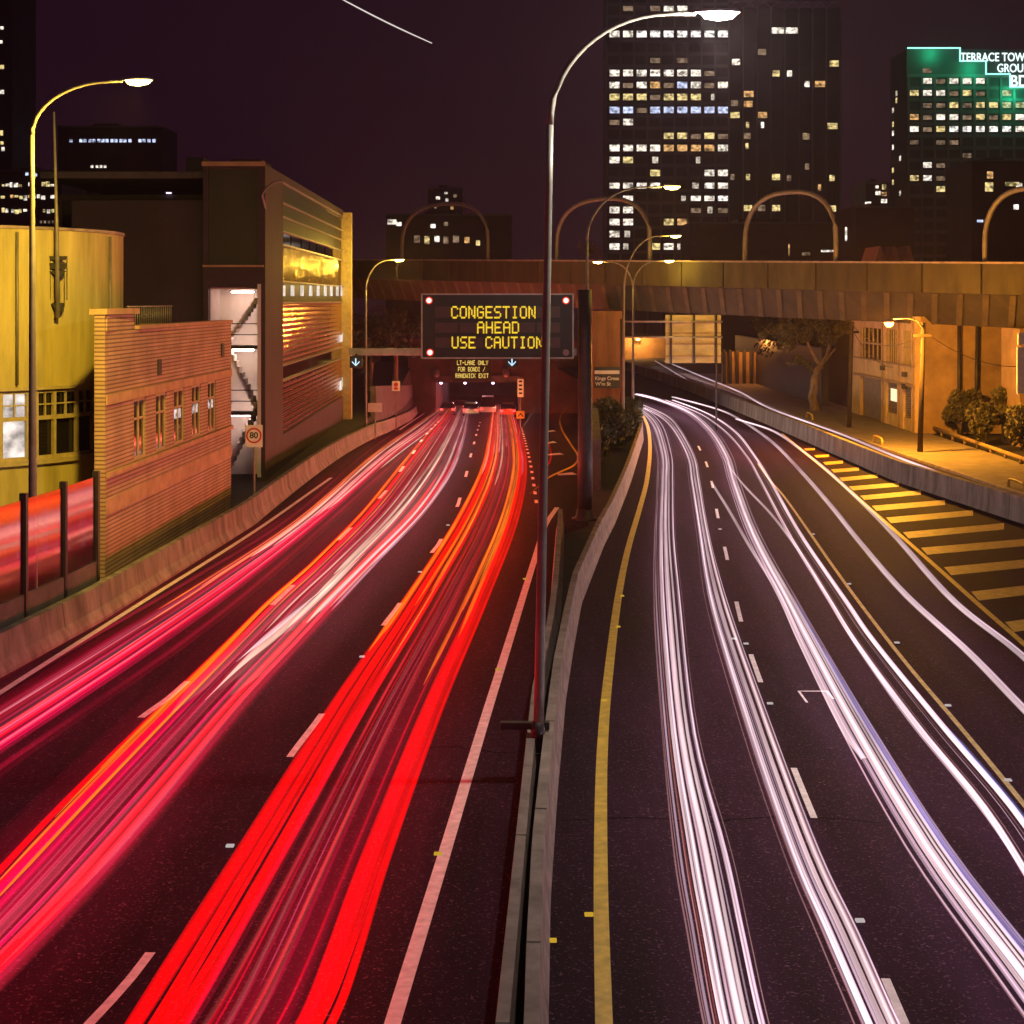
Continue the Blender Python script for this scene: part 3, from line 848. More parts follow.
for a, b in wins:
    yy = []
    for s in (a, b):
        Y = 55.0
        for _ in range(30): Y = fx(Y) / s
        yy.append(Y)
    wy.append(yy)
WZ0, WZ1 = 3.35, 5.2
wall_seg(mb, BY0, BY1, 0, WZ0)
wall_seg(mb, BY0, BY1, WZ1, 7.3)
e = BY0
for a, b in wy:
    wall_seg(mb, e, a, WZ0, WZ1); e = b
wall_seg(mb, e, BY1, WZ0, WZ1)
mb.box(-11.8, -11.502, 46.9, 47.0, 0, 7.8)                                   # corner pier
mb.box(-14.5, fx(65) - 0.31, 64.7, 65.0, 0, 7.3)
mb.box(-11.8, -11.46, 47.0, 50.4, 7.3, 7.78)
mb.build('wall', M['brick'], bb)
mb = MB(); mb.box(-12.6, fx(47) - 0.31, 50.5, 64.6, 6.6, 6.8); mb.build('roof', M['concrete_dark'], bb)
mb = MB()
wall_seg(mb, 46.85, 50.5, 7.79, 7.95, 0.07, 0.5)
wall_seg(mb, 50.52, 65.05, 7.31, 7.42, 0.07, 0.5)
wall_seg(mb, 47.02, 65.02, 5.22, 5.5, 0.04, 0.05)
wall_seg(mb, 47.02, 65.02, 3.16, 3.3, 0.09, 0.12)
wall_seg(mb, 47.02, 65.02, 2.1, 2.55, 0.03, 0.05)
mb.build('string_course', M['cream_band'], bb)
M['win_pink'] = emit('win_pink', (1, 0.75, 0.72), 0.55, noise=0.9, scale=(3, 3, 5))
for i, (a, b) in enumerate(wy):
    wroot_y = (a + b) / 2
    g = MB()
    for (ya, yb, za, zb) in ((a, a + 0.09, WZ0, WZ1), (b - 0.09, b, WZ0, WZ1), (a + 0.09, b - 0.09, WZ0, WZ0 + 0.09), (a + 0.09, b - 0.09, WZ1 - 0.09, WZ1), (wroot_y - 0.035, wroot_y + 0.035, WZ0 + 0.09, WZ1 - 0.09), (a + 0.09, wroot_y - 0.035, 4.55, 4.62), (wroot_y + 0.035, b - 0.09, 4.55, 4.62)):
        wall_seg(g, ya, yb, za, zb, -0.04, 0.07)
    fr = g.build('window', M['timber_frame'], bb)
    g = MB(); wall_seg(g, a + 0.02, b - 0.02, WZ0 + 0.02, WZ1 - 0.02, -0.075, 0.02); g.build('pane', M['dark_glass'], fr)
    if i in (2, 3, 4):
        g = MB(); wall_seg(g, a + 0.15, wroot_y + 0.5, 4.2, 4.52, -0.068, 0.004); g.build('lit_pane', M['win_pink'], fr)
for (yy, zz) in ((53.2, 6.05), (63.2, 6.3)):
    g = MB(); wall_seg(g, yy - 0.2, yy + 0.2, zz - 0.25, zz + 0.25, 0.06, 0.055); g.build('vent', M['dark_steel'], bb)
mb = MB()
for i in range(22):
    y = 50.9 + i * 0.3
    mb.tube([(-11.75, y, 7.42), (-11.75, y, 8.0)], 0.012, 5)
mb.tube([(-11.75, 50.7, 8.0), (-11.75, 57.4, 8.0)], 0.02, 6)
mb.build('railing', M['steel'], bb)

CC, CR = Vector((-19.2, 53.5, 0)), 6.5
st = thing('stucco_tower', 'curved yellow lit stucco corner building with a band of windows', 'building', CC)
def cyl_ang(px):
    s = (px - CX) / F            # x = s*y
    # (s y - cx)^2 + (y - cy)^2 = R^2
    A = s * s + 1; B = -2 * (s * CC.x + CC.y); C_ = CC.x ** 2 + CC.y ** 2 - CR ** 2
    disc = B * B - 4 * A * C_
    y = (-B - math.sqrt(max(0, disc))) / (2 * A)
    return math.atan2(y - CC.y, s * y - CC.x)
def arc_wall(mb, a0, a1, z0, z1, r0, r1, n):
    V = []
    for k in range(n + 1):
        a = a0 + (a1 - a0) * k / n
        c, s = math.cos(a), math.sin(a)
        V.append([mb.bm.verts.new((CC.x + r * c, CC.y + r * s, z)) for r, z in ((r1, z0), (r1, z1), (r0, z1), (r0, z0))])
    for A, B in zip(V, V[1:]):
        for i in range(4):
            j = (i + 1) % 4
            f = mb.bm.faces.new((A[i], A[j], B[j], B[i]))
    mb.bm.faces.new(V[0]); mb.bm.faces.new(list(reversed(V[-1])))
SZ0, SZ1, STOP = 3.45, 5.52, 10.3
mb = MB()
aW1 = cyl_ang(95)
arc_wall(mb, math.radians(-190), math.radians(60), 0, SZ0, CR - 0.35, CR, 60)
arc_wall(mb, math.radians(-190), math.radians(60), SZ1, STOP, CR - 0.35, CR, 60)
arc_wall(mb, aW1, math.radians(60), SZ0, SZ1, CR - 0.35, CR, 30)
mb.build('wall', M['stucco'], st)
mb = MB(); mb.lathe((CC.x, CC.y, 9.6), [(CR - 0.4, 0), (CR - 0.4, 0.2)], 40); mb.build('roof', M['concrete_dark'], st)
mb = MB(); arc_wall(mb, math.radians(-190), math.radians(60), STOP + 0.003, STOP + 0.09, CR - 0.4, CR + 0.05, 60); mb.build('coping', M['concrete'], st)
mb = MB()
for px in (16, 108):
    a = cyl_ang(px); mb.tube([(CC.x + (CR + 0.07) * math.cos(a), CC.y + (CR + 0.07) * math.sin(a), z) for z in (5.7, 10.2)], 0.045, 6)
mb.build('drain_pipe', M['pole_grey'], st)
mb = MB(); arc_wall(mb, math.radians(-190), math.radians(60), SZ0 - 0.14, SZ0 - 0.003, CR + 0.004, CR + 0.1, 60); arc_wall(mb, math.radians(-190), math.radians(60), SZ1 + 0.003, SZ1 + 0.1, CR + 0.004, CR + 0.06, 60); mb.build('sill', M['timber_frame'], st)
edges = [-58, -28, 2, 29, 38, 56, 79, 95]
angs = [cyl_ang(max(-60, e)) for e in edges]
mp_ = M['timber_frame']
M['win_lit'] = emit('win_lit', (1, 0.86, 0.78), 0.75, noise=0.85, scale=(1.3, 1.3, 1.8))
for i in range(len(angs) - 1):
    a, b = angs[i], angs[i + 1]
    if edges[i] == 29: 
        g = MB(); arc_wall(g, a, b, SZ0, SZ1, CR - 0.2, CR - 0.02, 2); g.build('mullion', mp_, st); continue
    da = 0.008
    g = MB()
    arc_wall(g, a, a + da, SZ0, SZ1, CR - 0.16, CR - 0.04, 1)
    arc_wall(g, b - da, b, SZ0, SZ1, CR - 0.16, CR - 0.04, 1)
    arc_wall(g, a + da, b - da, SZ0, SZ0 + 0.1, CR - 0.16, CR - 0.05, 3)
    arc_wall(g, a + da, b - da, SZ1 - 0.1, SZ1, CR - 0.16, CR - 0.05, 3)
    arc_wall(g, a + da, b - da, 4.62, 4.74, CR - 0.16, CR - 0.05, 3)
    mid = (a + b) / 2
    arc_wall(g, mid - 0.003, mid + 0.003, 4.74, SZ1 - 0.1, CR - 0.15, CR - 0.07, 1)
    arc_wall(g, a + da, mid - 0.003, 5.06, 5.1, CR - 0.15, CR - 0.07, 1)
    arc_wall(g, mid + 0.003, b - da, 5.06, 5.1, CR - 0.15, CR - 0.07, 1)
    fr = g.build('window', mp_, st)
    g = MB(); arc_wall(g, a + 0.002, b - 0.002, SZ0 + 0.02, SZ1 - 0.02, CR - 0.22, CR - 0.19, 4)
    g.build('pane', M['win_lit'] if edges[i] in (2, -58) else M['dark_glass'], fr)
# lower entrance glazing behind the glass screen
g = MB()
for px in (-20, 19, 44, 68, 82, 96):
    a = cyl_ang(px); arc_wall(g, a - 0.014, a + 0.014, 0.6, 2.0, CR + 0.01, CR + 0.06, 2)
g.build('glass_blocks', emit('glass_block', (1, 0.72, 0.6), 0.45, noise=0.8, scale=(8, 8, 8)), st)
# mast bolted to the tower
mY = 47.2
_a = cyl_ang(57); mY = CC.y + CR * math.sin(_a) - 0.32
ms = thing('flag_mast', 'slim mast held by dark brackets on the curved stucco wall', 'mast', P(58, 318, mY))
g = MB(); g.tube([P(58, 318, mY), P(57, 240, mY), P(54, 112, mY)], [0.075, 0.06, 0.03], 8); g.build('pole', M['pole_grey'], ms)
def br(y0, y1, hw, tri):
    g = MB()
    za, zb = Z_(y1, mY), Z_(y0, mY)
    cx_ = X_(57.5, mY)
    g.prism([(cx_ - hw, zb), (cx_ + hw, zb), (cx_ + tri, za), (cx_ - tri, za)], mY + 0.04, mY + 0.1)
    g.box(cx_ - 0.1, cx_ + 0.1, mY + 0.1, mY + 0.34, za, zb)
    g.build('bracket', M['dark_steel'], ms)
br(256, 260, 0.26, 0.22); br(263, 269, 0.26, 0.22); br(271, 277, 0.26, 0.03); br(303, 312, 0.19, 0.05)
g = MB()
for s in (-1, 1): g.box(X_(57.5, mY) + s * 0.25 - 0.012, X_(57.5, mY) + s * 0.25 + 0.012, mY + 0.1, mY + 0.14, Z_(300, mY), Z_(256, mY))
g.build('strut', M['dark_steel'], ms)

# glass noise screen on the left
ns = thing('noise_screen', 'glass noise screen with dark posts behind the left barrier shining red', 'noise screen', (-11.4, 36, 0))
M['screen_glass'] = mat('screen_glass', (0.1, 0.06, 0.05), 0.12, spec=1.0)
nt = M['screen_glass'].node_tree
pbs = nt.nodes['Principled BSDF']; outn = nt.nodes['Material Output']
mixs = nt.nodes.new('ShaderNodeMixShader'); trn = nt.nodes.new('ShaderNodeBsdfTransparent'); gls = nt.nodes.new('ShaderNodeBsdfGlossy'); lw = nt.nodes.new('ShaderNodeLayerWeight')
lw.inputs['Blend'].default_value = 0.55
gls.inputs['Roughness'].default_value = 0.08; gls.inputs['Color'].default_value = (0.5, 0.44, 0.44, 1); trn.inputs['Color'].default_value = (0.75, 0.7, 0.7, 1)
nt.links.new(lw.outputs['Facing'], mixs.inputs[0]); nt.links.new(trn.outputs[0], mixs.inputs[1]); nt.links.new(gls.outputs[0], mixs.inputs[2]); nt.links.new(mixs.outputs[0], outn.inputs['Surface'])
py_ = [28.5, 31.2, 33.9, 36.6, 39.1, 41.6, 44.2]
for i, y in enumerate(py_):
    x = interp(XLB, y) - 0.75
    g = MB(); g.box(x - 0.09, x + 0.07, y - 0.1, y + 0.1, 0.3, 3.65); g.build('post', M['dark_steel'], ns)
    if i < len(py_) - 1:
        y2 = py_[i + 1]; x2 = interp(XLB, y2) - 0.75
        g = MB(); g.face([(x, y + 0.11, 1.3), (x2, y2 - 0.11, 1.3), (x2, y2 - 0.11, 3.5), (x, y + 0.11, 3.5)]); g.face([(x - 0.02, y + 0.11, 1.3), (x2 - 0.02, y2 - 0.11, 1.3), (x2 - 0.02, y2 - 0.11, 3.5), (x - 0.02, y + 0.11, 3.5)])
        g.build('panel', M['screen_glass'], ns)
        g = MB(); g.face([(x + 0.03, y + 0.1, 0.0), (x2 + 0.03, y2 - 0.1, 0.0), (x2 + 0.03, y2 - 0.1, 1.28), (x + 0.03, y + 0.1, 1.28)]); g.face([(x - 0.03, y + 0.1, 0.0), (x2 - 0.03, y2 - 0.1, 0.0), (x2 - 0.03, y2 - 0.1, 1.28), (x - 0.03, y + 0.1, 1.28)])
        g.build('plinth', M['concrete_dark'], ns)

# ------------------------------------------------------------------ glass fronted building with lit stair
GX0, GY0, GX1, GY1, GT = -11.15, 75.0, -11.6, 114.0, 14.35
gb = thing('glass_building', 'tall dark building with shining glass side and lit white stairwell', 'building', (GX0, GY0, 0))
def gx(Y): return GX0 + (GX1 - GX0) * (Y - GY0) / (GY1 - GY0)
def gseg(mb, ya, yb, za, zb, off=0.0, th=0.3):
    a, b = gx(ya) + off, gx(yb) + off
    v = [(a, ya, za), (b, yb, za), (b, yb, zb), (a, ya, zb)]
    w = [(x - th, y, z) for x, y, z in v]
    mb.face(v); mb.face(list(reversed(w)))
    for i in range(4):
        j = (i + 1) % 4
        mb.face([v[j], v[i], w[i], w[j]])
def fY(px):                                            # facade depth at a pixel column
    Y = 90.0
    for _ in range(40): Y = gx(Y) * F / (px - CX)
    return Y
yA = fY(283)
xl_ = X_(203, GY0)
mb = MB()
gseg(mb, GY0 + 0.31, yA, 0, GT, 0, 0.4)                                       # solid end of the long side
mb.box(xl_, X_(208, GY0), GY0, GY0 + 0.6, 0, GT - 0.01)
mb.box(X_(257.5, GY0), GX0, GY0, GY0 + 0.3, 0, GT - 0.01)
mb.box(X_(208, GY0), X_(257.5, GY0), GY0, GY0 + 0.5, Z_(169, GY0), GT - 0.01)
mb.box(X_(208, GY0), X_(257.5, GY0), GY0, GY0 + 0.5, Z_(287, GY0), Z_(266, GY0))
mb.box(-20.0, xl_ - 0.01, GY0 + 0.4, GY0 + 0.8, 0, Z_(200, GY0))
gseg(mb, yA, GY1, 14.0, GT, 0.0, 0.4)
gseg(mb, yA, GY1, 0, 1.6, 0.0, 0.4)
mb.box(-22, GX1 - 0.45, GY1 - 0.3, GY1, 0, GT)
mb.build('wall', M['facade_grey'], gb)
mb = MB(); mb.box(-21.5, GX0 - 0.45, GY0 + 0.62, GY1 - 0.35, GT - 0.6, GT - 0.3); mb.build('roof', M['concrete_dark'], gb)
mb = MB(); mb.box(X_(208, GY0), X_(257.5, GY0), GY0 + 0.25, GY0 + 0.4, Z_(266, GY0), Z_(169, GY0)); mb.build('front_glazing', M['dark_panel'], gb)
mb = MB(); mb.box(X_(203, GY0), X_(264, GY0), GY0 - 0.12, GY0 - 0.003, Z_(267, GY0), Z_(265, GY0)); mb.build('ledge', M['cream_band'], gb)
mb = MB(); mb.box(X_(202, GY0), X_(265, GY0), GY0 - 0.1, GY0 - 0.003, GT - 0.1, GT + 0.1); mb.build('ledge', M['cream_band'], gb)
# shining side: reeded metal sheeting in bands
def reeded(rough, axis='Y', freq=13.0, dist=0.09, c=(0.42, 0.31, 0.27)):
    m, nt, b = nodes('reeded_sheet')
    b.inputs['Base Color'].default_value = (*c, 1); b.inputs['Metallic'].default_value = 1.0; b.inputs['Roughness'].default_value = rough
    g = nt.nodes.new('ShaderNodeNewGeometry'); s = nt.nodes.new('ShaderNodeSeparateXYZ'); nt.links.new(g.outputs['Position'], s.inputs[0])
    mu = nt.nodes.new('ShaderNodeMath'); mu.operation = 'MULTIPLY'; mu.inputs[1].default_value = freq; nt.links.new(s.outputs[axis], mu.inputs[0])
    si = nt.nodes.new('ShaderNodeMath'); si.operation = 'SINE'; nt.links.new(mu.outputs[0], si.inputs[0])
    n = nt.nodes.new('ShaderNodeTexNoise'); n.inputs['Scale'].default_value = 0.9; n.inputs['Detail'].default_value = 4; nt.links.new(g.outputs['Position'], n.inputs['Vector'])
    ad = nt.nodes.new('ShaderNodeMath'); ad.operation = 'ADD'; nt.links.new(si.outputs[0], ad.inputs[0])
    m3 = nt.nodes.new('ShaderNodeMath'); m3.operation = 'MULTIPLY'; m3.inputs[1].default_value = 3.0; nt.links.new(n.outputs['Fac'], m3.inputs[0]); nt.links.new(m3.outputs[0], ad.inputs[1])
    bp = nt.nodes.new('ShaderNodeBump'); bp.inputs['Strength'].default_value = 0.7; bp.inputs['Distance'].default_value = dist
    nt.links.new(ad.outputs[0], bp.inputs['Height']); nt.links.new(bp.outputs[0], b.inputs['Normal'])
    return m
M['reeded'] = reeded(0.11); M['reeded_red_reflect'] = reeded(0.13, 'Z', 24.0, 0.042, (0.75, 0.14, 0.085))  # lower bands: red reflection of the trails put into the metal colour
bands = [(12.99, 13.98, 'dark_panel'), (11.6, 12.97, 'dark_panel'), (10.95, 11.55, 'dark_glass'), (9.15, 10.9, 'reeded'), (8.1, 9.1, 'dark_panel'), (5.0, 8.05, 'reeded_red_reflect'), (4.25, 4.95, 'dark_glass'), (1.61, 4.2, 'reeded_red_reflect')]
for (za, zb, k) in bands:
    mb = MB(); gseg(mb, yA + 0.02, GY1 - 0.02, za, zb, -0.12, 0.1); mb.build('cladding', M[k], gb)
mb = MB()
for z in (13.97, 12.98, 11.57, 10.92, 9.12, 8.07, 4.97, 4.22, 12.3): gseg(mb, yA + 0.01, GY1 - 0.01, z - 0.03, z + 0.03, 0.02, 0.2)
mb.build('string_course', M['steel'], gb)
M['win_bright'] = emit('win_bright', (1, 0.85, 0.72), 0.85, noise=0.3, scale=(2, 2, 2))
for px in (285, 294, 303.5, 312, 319.5, 326.5, 332.5, 338.5, 343):
    y = fY(px); w = 1.25 if px < 344 else 0.7
    mb = MB(); gseg(mb, y - w / 2, y + w / 2, Z_(296, y) if px < 344 else Z_(297, y), Z_(285.5, y), -0.05, 0.05); mb.build('window', M['win_bright'], gb)
for (px, ya, yb) in ((341.5, 335, 342), (346, 333, 341), (341.5, 381, 390), (346, 377, 386)):
    y = fY(min(px, 343.8)); mb = MB(); gseg(mb, y - 0.7, min(y + 0.7, GY1 - 0.05), Z_(yb, y), Z_(ya, y), -0.02, 0.05); mb.build('window', M['win_bright'], gb)
for px in (287, 295, 305, 313, 320, 328, 335):
    y = fY(px); mb = MB(); gseg(mb, y - 0.8, y + 0.5, 11.0, 11.5, -0.08, 0.04); mb.build('window', M['dark_glass'], gb)
# lit stair bay
sx0, sx1, sy0, sy1 = X_(208, GY0), X_(257.4, GY0), GY0 + 0.5, GY0 + 3.2
ztop = Z_(287, GY0)
mb = MB()
mb.box(sx0, sx1, sy1, sy1 + 0.1, 0, ztop)
mb.box(sx0 - 0.1, sx0, sy0 + 0.15, sy1, 0, ztop)
mb.box(sx1, sx1 + 0.09, sy0, sy1, 0, ztop)
mb.build('stairwell', M['white_wall'], gb)
lz = [Z_(346, GY0), Z_(413, GY0)]
for z in lz:
    mb = MB(); mb.box(sx0 + 0.01, sx1 - 0.01, sy0 + 0.02, sy0 + 1.0, z - 0.15, z); mb.build('landing', M['concrete_dark'], gb)
mb = MB(); mb.box(sx0 + 0.01, sx1 - 0.01, sy0, sy1, ztop - 0.1, ztop - 0.02); mb.build('ceiling_slab', M['white_wall'], gb)
mb = MB()
for (za, zb, d) in ((lz[0], ztop - 0.6, 1), (lz[1], lz[0], -1), (0.2, lz[1], 1)):
    a, b = (sx0 + 0.5, sx1 - 0.3) if d > 0 else (sx1 - 0.3, sx0 + 0.5)
    n = 11
    for k in range(n):
        xx = a + (b - a) * k / n; x2 = a + (b - a) * (k + 1) / n
        z = za + (zb - za) * k / n
        mb.box(min(xx, x2), max(xx, x2), sy0 + 1.1, sy0 + 2.0, z, z + (zb - za) / n + 0.1)
mb.build('stair', M['white_wall'], gb)
mb = MB()
for z in lz:
    for zz in (0.5, 1.0): mb.tube([(sx0, sy0 + 0.05, z + zz), (sx1, sy0 + 0.05, z + zz)], 0.025, 6)
mb.build('handrail', M['dark_steel'], gb)
M['strip_lamp'] = emit('strip_lamp', (1, 0.74, 0.64), 24)
for z in (ztop - 0.25, lz[0] - 0.28, lz[1] - 0.28):
    mb = MB(); mb.box(sx0 + 0.7, sx1 - 0.5, sy0 + 1.6, sy0 + 1.75, z, z + 0.07); mb.build('strip_lamp', M['strip_lamp'], gb)
mb = MB(); mb.box(X_(257.6, GY0), X_(261, GY0), GY0 - 0.06, GY0 - 0.004, 0.2, Z_(284, GY0)); mb.build('corner_strip', M['sign_white'], gb)
# yellow lit end column
mb = MB(); mb.box(GX1 - 0.4, GX1 + 0.55, GY1 + 0.02, GY1 + 0.9, 0, 14.2); tag(mb.build('end_pier', mat('pier_paint', (0.5, 0.42, 0.2), 0.7, var=0.3)), 'tall slim pale pier at the far end of the glass fronted building', 'pier')
# spill light fixture bracket on the glass building
mb = MB(); q = [P(262, 195, GY0 - 0.5), P(266, 188, GY0 - 0.5), P(274, 182, GY0 - 0.5), P(284, 181, GY0 - 0.5)]
mb.tube([(GX0, GY0 + 0.1, q[0].z - 0.6)] + q, 0.05, 8); mb.build('bracket_arm', M['pole_grey'], gb)

# dark block behind, with concrete bands
db = thing('dark_block', 'wide dark flat roofed block with pale concrete bands behind the stucco tower', 'building', (-20, 86, 0))
DY = 86.0
mb = MB(); mb.box(X_(62, DY), X_(206, DY), DY, DY + 24, 0, Z_(196, DY)); mb.build('wall', M['dark_panel'], db)
mb = MB()
for (ya, yb) in ((195, 200), (246, 268), (330, 345)):
    mb.box(X_(60, DY), X_(207, DY), DY - 0.25, DY - 0.003, Z_(yb, DY), Z_(ya, DY))
for px in (61, 93, 172, 204): mb.box(X_(px, DY) - 0.12, X_(px, DY) + 0.12, DY - 0.2, DY - 0.004, 0, Z_(201, DY))
mb.build('concrete_band', M['facade_grey'], db)
mb = MB(); mb.box(X_(178, DY), X_(196, DY), DY + 2, DY + 5, Z_(195, DY), Z_(154, DY)); mb.build('plant_room', M['facade_grey'], db)
mb = MB(); mb.box(X_(205, DY), X_(238, DY), DY + 8, DY + 12, Z_(195, DY), Z_(146, DY)); mb.build('plant_room', M['facade_grey'], db)
M['win_small'] = emit('win_small', (0.9, 0.7, 1), 3)
c = P(168.5, 191.5, DY - 0.4); mb = MB(); mb.box(c.x - 0.12, c.x + 0.12, c.y, c.y + 0.15, c.z - 0.1, c.z + 0.1); mb.build('roof_lamp', M['win_small'], db)

# ------------------------------------------------------------------ flyover bridge
def brg(t):                                            # front edge of the deck in plan, t=0 right ... 1 left
    return Vector((34.0 - 64.0 * t, 83.1 + 95.4 * t, 0))
br_ = thing('flyover', 'long concrete flyover with slanted ribbed edge crossing both carriageways', 'bridge', brg(0.4))
bd = (brg(1) - brg(0)).normalized()
bnv = Vector((bd.y, -bd.x, 0))
if bnv.y < 0: bnv = -bnv                               # away from the camera
def bz(t): return 9.95 + 2.6 * t                        # top of parapet
NB = 40
def bstrip(mb, prof, ta=0.0, tb=1.0, n=NB):
    """prof: (inset away from camera, height below the top)"""
    rings = []
    for k in range(n + 1):
        t = ta + (tb - ta) * k / n
        p = brg(t)
        rings.append([mb.bm.verts.new(Vector((p.x, p.y, bz(t) - dz)) + bnv * o) for o, dz in prof])
    m = len(prof)
    for r0, r1 in zip(rings, rings[1:]):
        for i in range(m):
            mb.bm.faces.new((r0[i], r0[(i + 1) % m], r1[(i + 1) % m], r1[i]))
    mb.bm.faces.new(list(reversed(rings[0]))); mb.bm.faces.new(rings[-1])
M['deck'] = mat('deck', (0.06, 0.046, 0.02), 0.85, var=0.45, scale=0.7, bump=0.4, stretch=(1, 1, 0.5))
mb = MB(); bstrip(mb, [(0.9, 1.72), (2.6, 3.65), (9, 3.75), (9, 1.72)]); mb.build('deck', M['deck'], br_)
M['ribs'] = mat('ribs', (0.11, 0.08, 0.032), 0.85, var=0.4, scale=1.2)
mb = MB()
for k in range(60):                                    # slanted rib marks on the underside edge
    t = k / 60
    p = brg(t); p2 = brg(t + 0.004); q = brg(t + 0.013); q2 = brg(t + 0.017)
    A = Vector((p.x, p.y, bz(t) - 1.78)) + bnv * 0.9; B = Vector((p2.x, p2.y, bz(t) - 1.78)) + bnv * 0.9
    C_ = Vector((q2.x, q2.y, bz(t) - 3.62)) + bnv * 2.52; D = Vector((q.x, q.y, bz(t) - 3.62)) + bnv * 2.52
    off = -bnv * 0.06
    mb.face([A + off, B + off, C_ + off, D + off])
mb.build('rib', M['ribs'], br_)
cols = [0.22, 0.17, 0.25, 0.2, 0.28, 0.19]
pm = [mat('parapet_%s' % n_, (c * 0.34, c * 0.28, c * 0.11), 0.85, var=0.45, scale=0.8, bump=0.3, stretch=(1.2, 1.2, 0.35)) for n_, c in zip(('grey', 'dark', 'pale', 'mid', 'bright', 'dull'), cols)]
for k in range(26):
    ta, tb = k / 26, (k + 1) / 26
    mb = MB(); bstrip(mb, [(0, 0), (0, 1.7), (0.25, 1.7), (0.25, 0)], ta + 0.0006, tb - 0.0006, 1); mb.build('parapet_panel', pm[random.choice([0, 1, 3, 5, 0, 2, 3, 4])], br_)
mb = MB(); bstrip(mb, [(-0.06, -0.12), (-0.06, -0.004), (0.32, -0.004), (0.32, -0.12)]); mb.build('coping', M['concrete'], br_)
mb = MB(); bstrip(mb, [(8.6, 0.0), (8.6, 1.71), (8.85, 1.71), (8.85, 0.0)]); mb.build('far_parapet', M['deck'], br_)
# pier by the median, abutment at the right
mb = MB(); mb.box(X_(593, 121), X_(622, 121), 121, 127, 0, 7.4)
mb.build('pier', mat('pier_rust', (0.24, 0.11, 0.045), 0.85, var=0.5, scale=0.8, bump=0.3, stretch=(2, 2, 0.25)), br_)
mb = MB(); mb.box(28.3, 29.2, 92.5, 96, 0, 6.6); mb.build('pier', M['ochre'], br_)
# hoops along the deck edge
hoop = None
for (xa, xb, yt) in ((402, 488, 204), (557, 650, 199), (745, 836, 192), (985, 1076, 188)):
    tt = []
    for px in (xa, xb):
        lo, hi = 0.0, 1.0
        for _ in range(50):
            mid = (lo + hi) / 2
            q = brg(mid) + bnv * 0.6
            if q.x / q.y > (px - CX) / F: lo = mid
            else: hi = mid
        tt.append((lo + hi) / 2)
    A = brg(tt[0]) + bnv * 0.6; B = brg(tt[1]) + bnv * 0.6
    A.z = bz(tt[0]) - 1.6; B.z = bz(tt[1]) - 1.6
    ztop_ = Z_(yt, (A.y + B.y) / 2)
    pts = [A, Vector((A.x, A.y, A.z + 2))]
    zc = A.z + (ztop_ - A.z) * 0.45
    for k in range(17):
        a = math.pi * k / 16
        u = 0.5 - 0.5 * math.copysign(abs(math.cos(a)) ** 0.8, math.cos(a))
        p = A.lerp(B, u)
        pts.append(Vector((p.x, p.y, zc + (ztop_ - zc) * abs(math.sin(a)) ** 0.8)))
    pts += [B]
    mb = MB(); mb.tube(pts, 0.16, 10)
    lb = {402: 'grey tube arch over the flyover above the message sign', 557: 'grey tube arch over the flyover beside the lamp with two lights', 745: 'grey tube arch over the flyover below the dark right half of the big tower', 985: 'grey tube arch over the flyover below the green lit office block'}[xa]
    tag(mb.build('tube_arch', M['pole_grey']), lb, 'arch', 'tube arches along the flyover')
# direction sign fixed to the pier
ds = thing('direction_sign', 'small dark road sign reading Kings Cross on the flyover pier', 'road sign', P(607, 388, 120.6))
mb = MB(); a, b = P(594, 388, 120.6), P(620, 367, 120.6); mb.box(a.x, b.x, 120.55, 120.7, a.z, b.z); mb.build('panel', mat('sign_green', (0.03, 0.04, 0.035), 0.5), ds)
mb = MB(); a, b = P(594.6, 374, 120.5), P(619.4, 370.5, 120.5); mb.box(a.x, b.x, 120.5, 120.54, a.z, b.z); mb.build('strip', M['sign_white'], ds)
text('Kings Cross', P(607, 378.5, 120.5), 0.36, M['sign_white'], ds, 'lettering', 0.01, bold=0.01)
text('W\'m St', P(603, 384, 120.5), 0.36, M['sign_white'], ds, 'lettering', 0.01, bold=0.01)
# back of the big road sign
SY = 104.0
sb = thing('road_sign', 'large road sign seen from the back with pale sheet and dark ribs under the flyover', 'road sign', (X_(693, SY), SY, 0))
a, b = P(665.5, 363, SY), P(721, 315, SY)
mb = MB(); mb.box(a.x, b.x, SY, SY + 0.08, a.z, b.z); mb.build('panel', M['sign_back'], sb, bevel=0.01)
mb = MB()
for py in (323, 333, 344, 356): mb.box(a.x, b.x, SY - 0.08, SY - 0.004, Z_(py + 0.7, SY), Z_(py - 0.7, SY))
mb.build('rail', M['concrete'], sb)
mb = MB()
for px in (671, 694, 716): mb.tube([(X_(px, SY), SY - 0.14, Z_(364, SY) if px != 716 else 0.0), (X_(px, SY), SY - 0.14, Z_(314, SY))], 0.06, 8)
mb.build('post', M['dark_steel'], sb)
mb = MB()
for py in (321.5, 337): mb.tube([(X_(624, SY), SY - 0.2, Z_(py, SY)), (X_(722, SY), SY - 0.2, Z_(py, SY))], 0.06, 8)
mb.build('beam', M['steel'], sb)
mb = MB(); mb.tube([(X_(622, SY), SY - 0.2, 0), (X_(622, SY), SY - 0.2, Z_(319, SY))], 0.13, 10); mb.build('column', M['dark_steel'], sb)

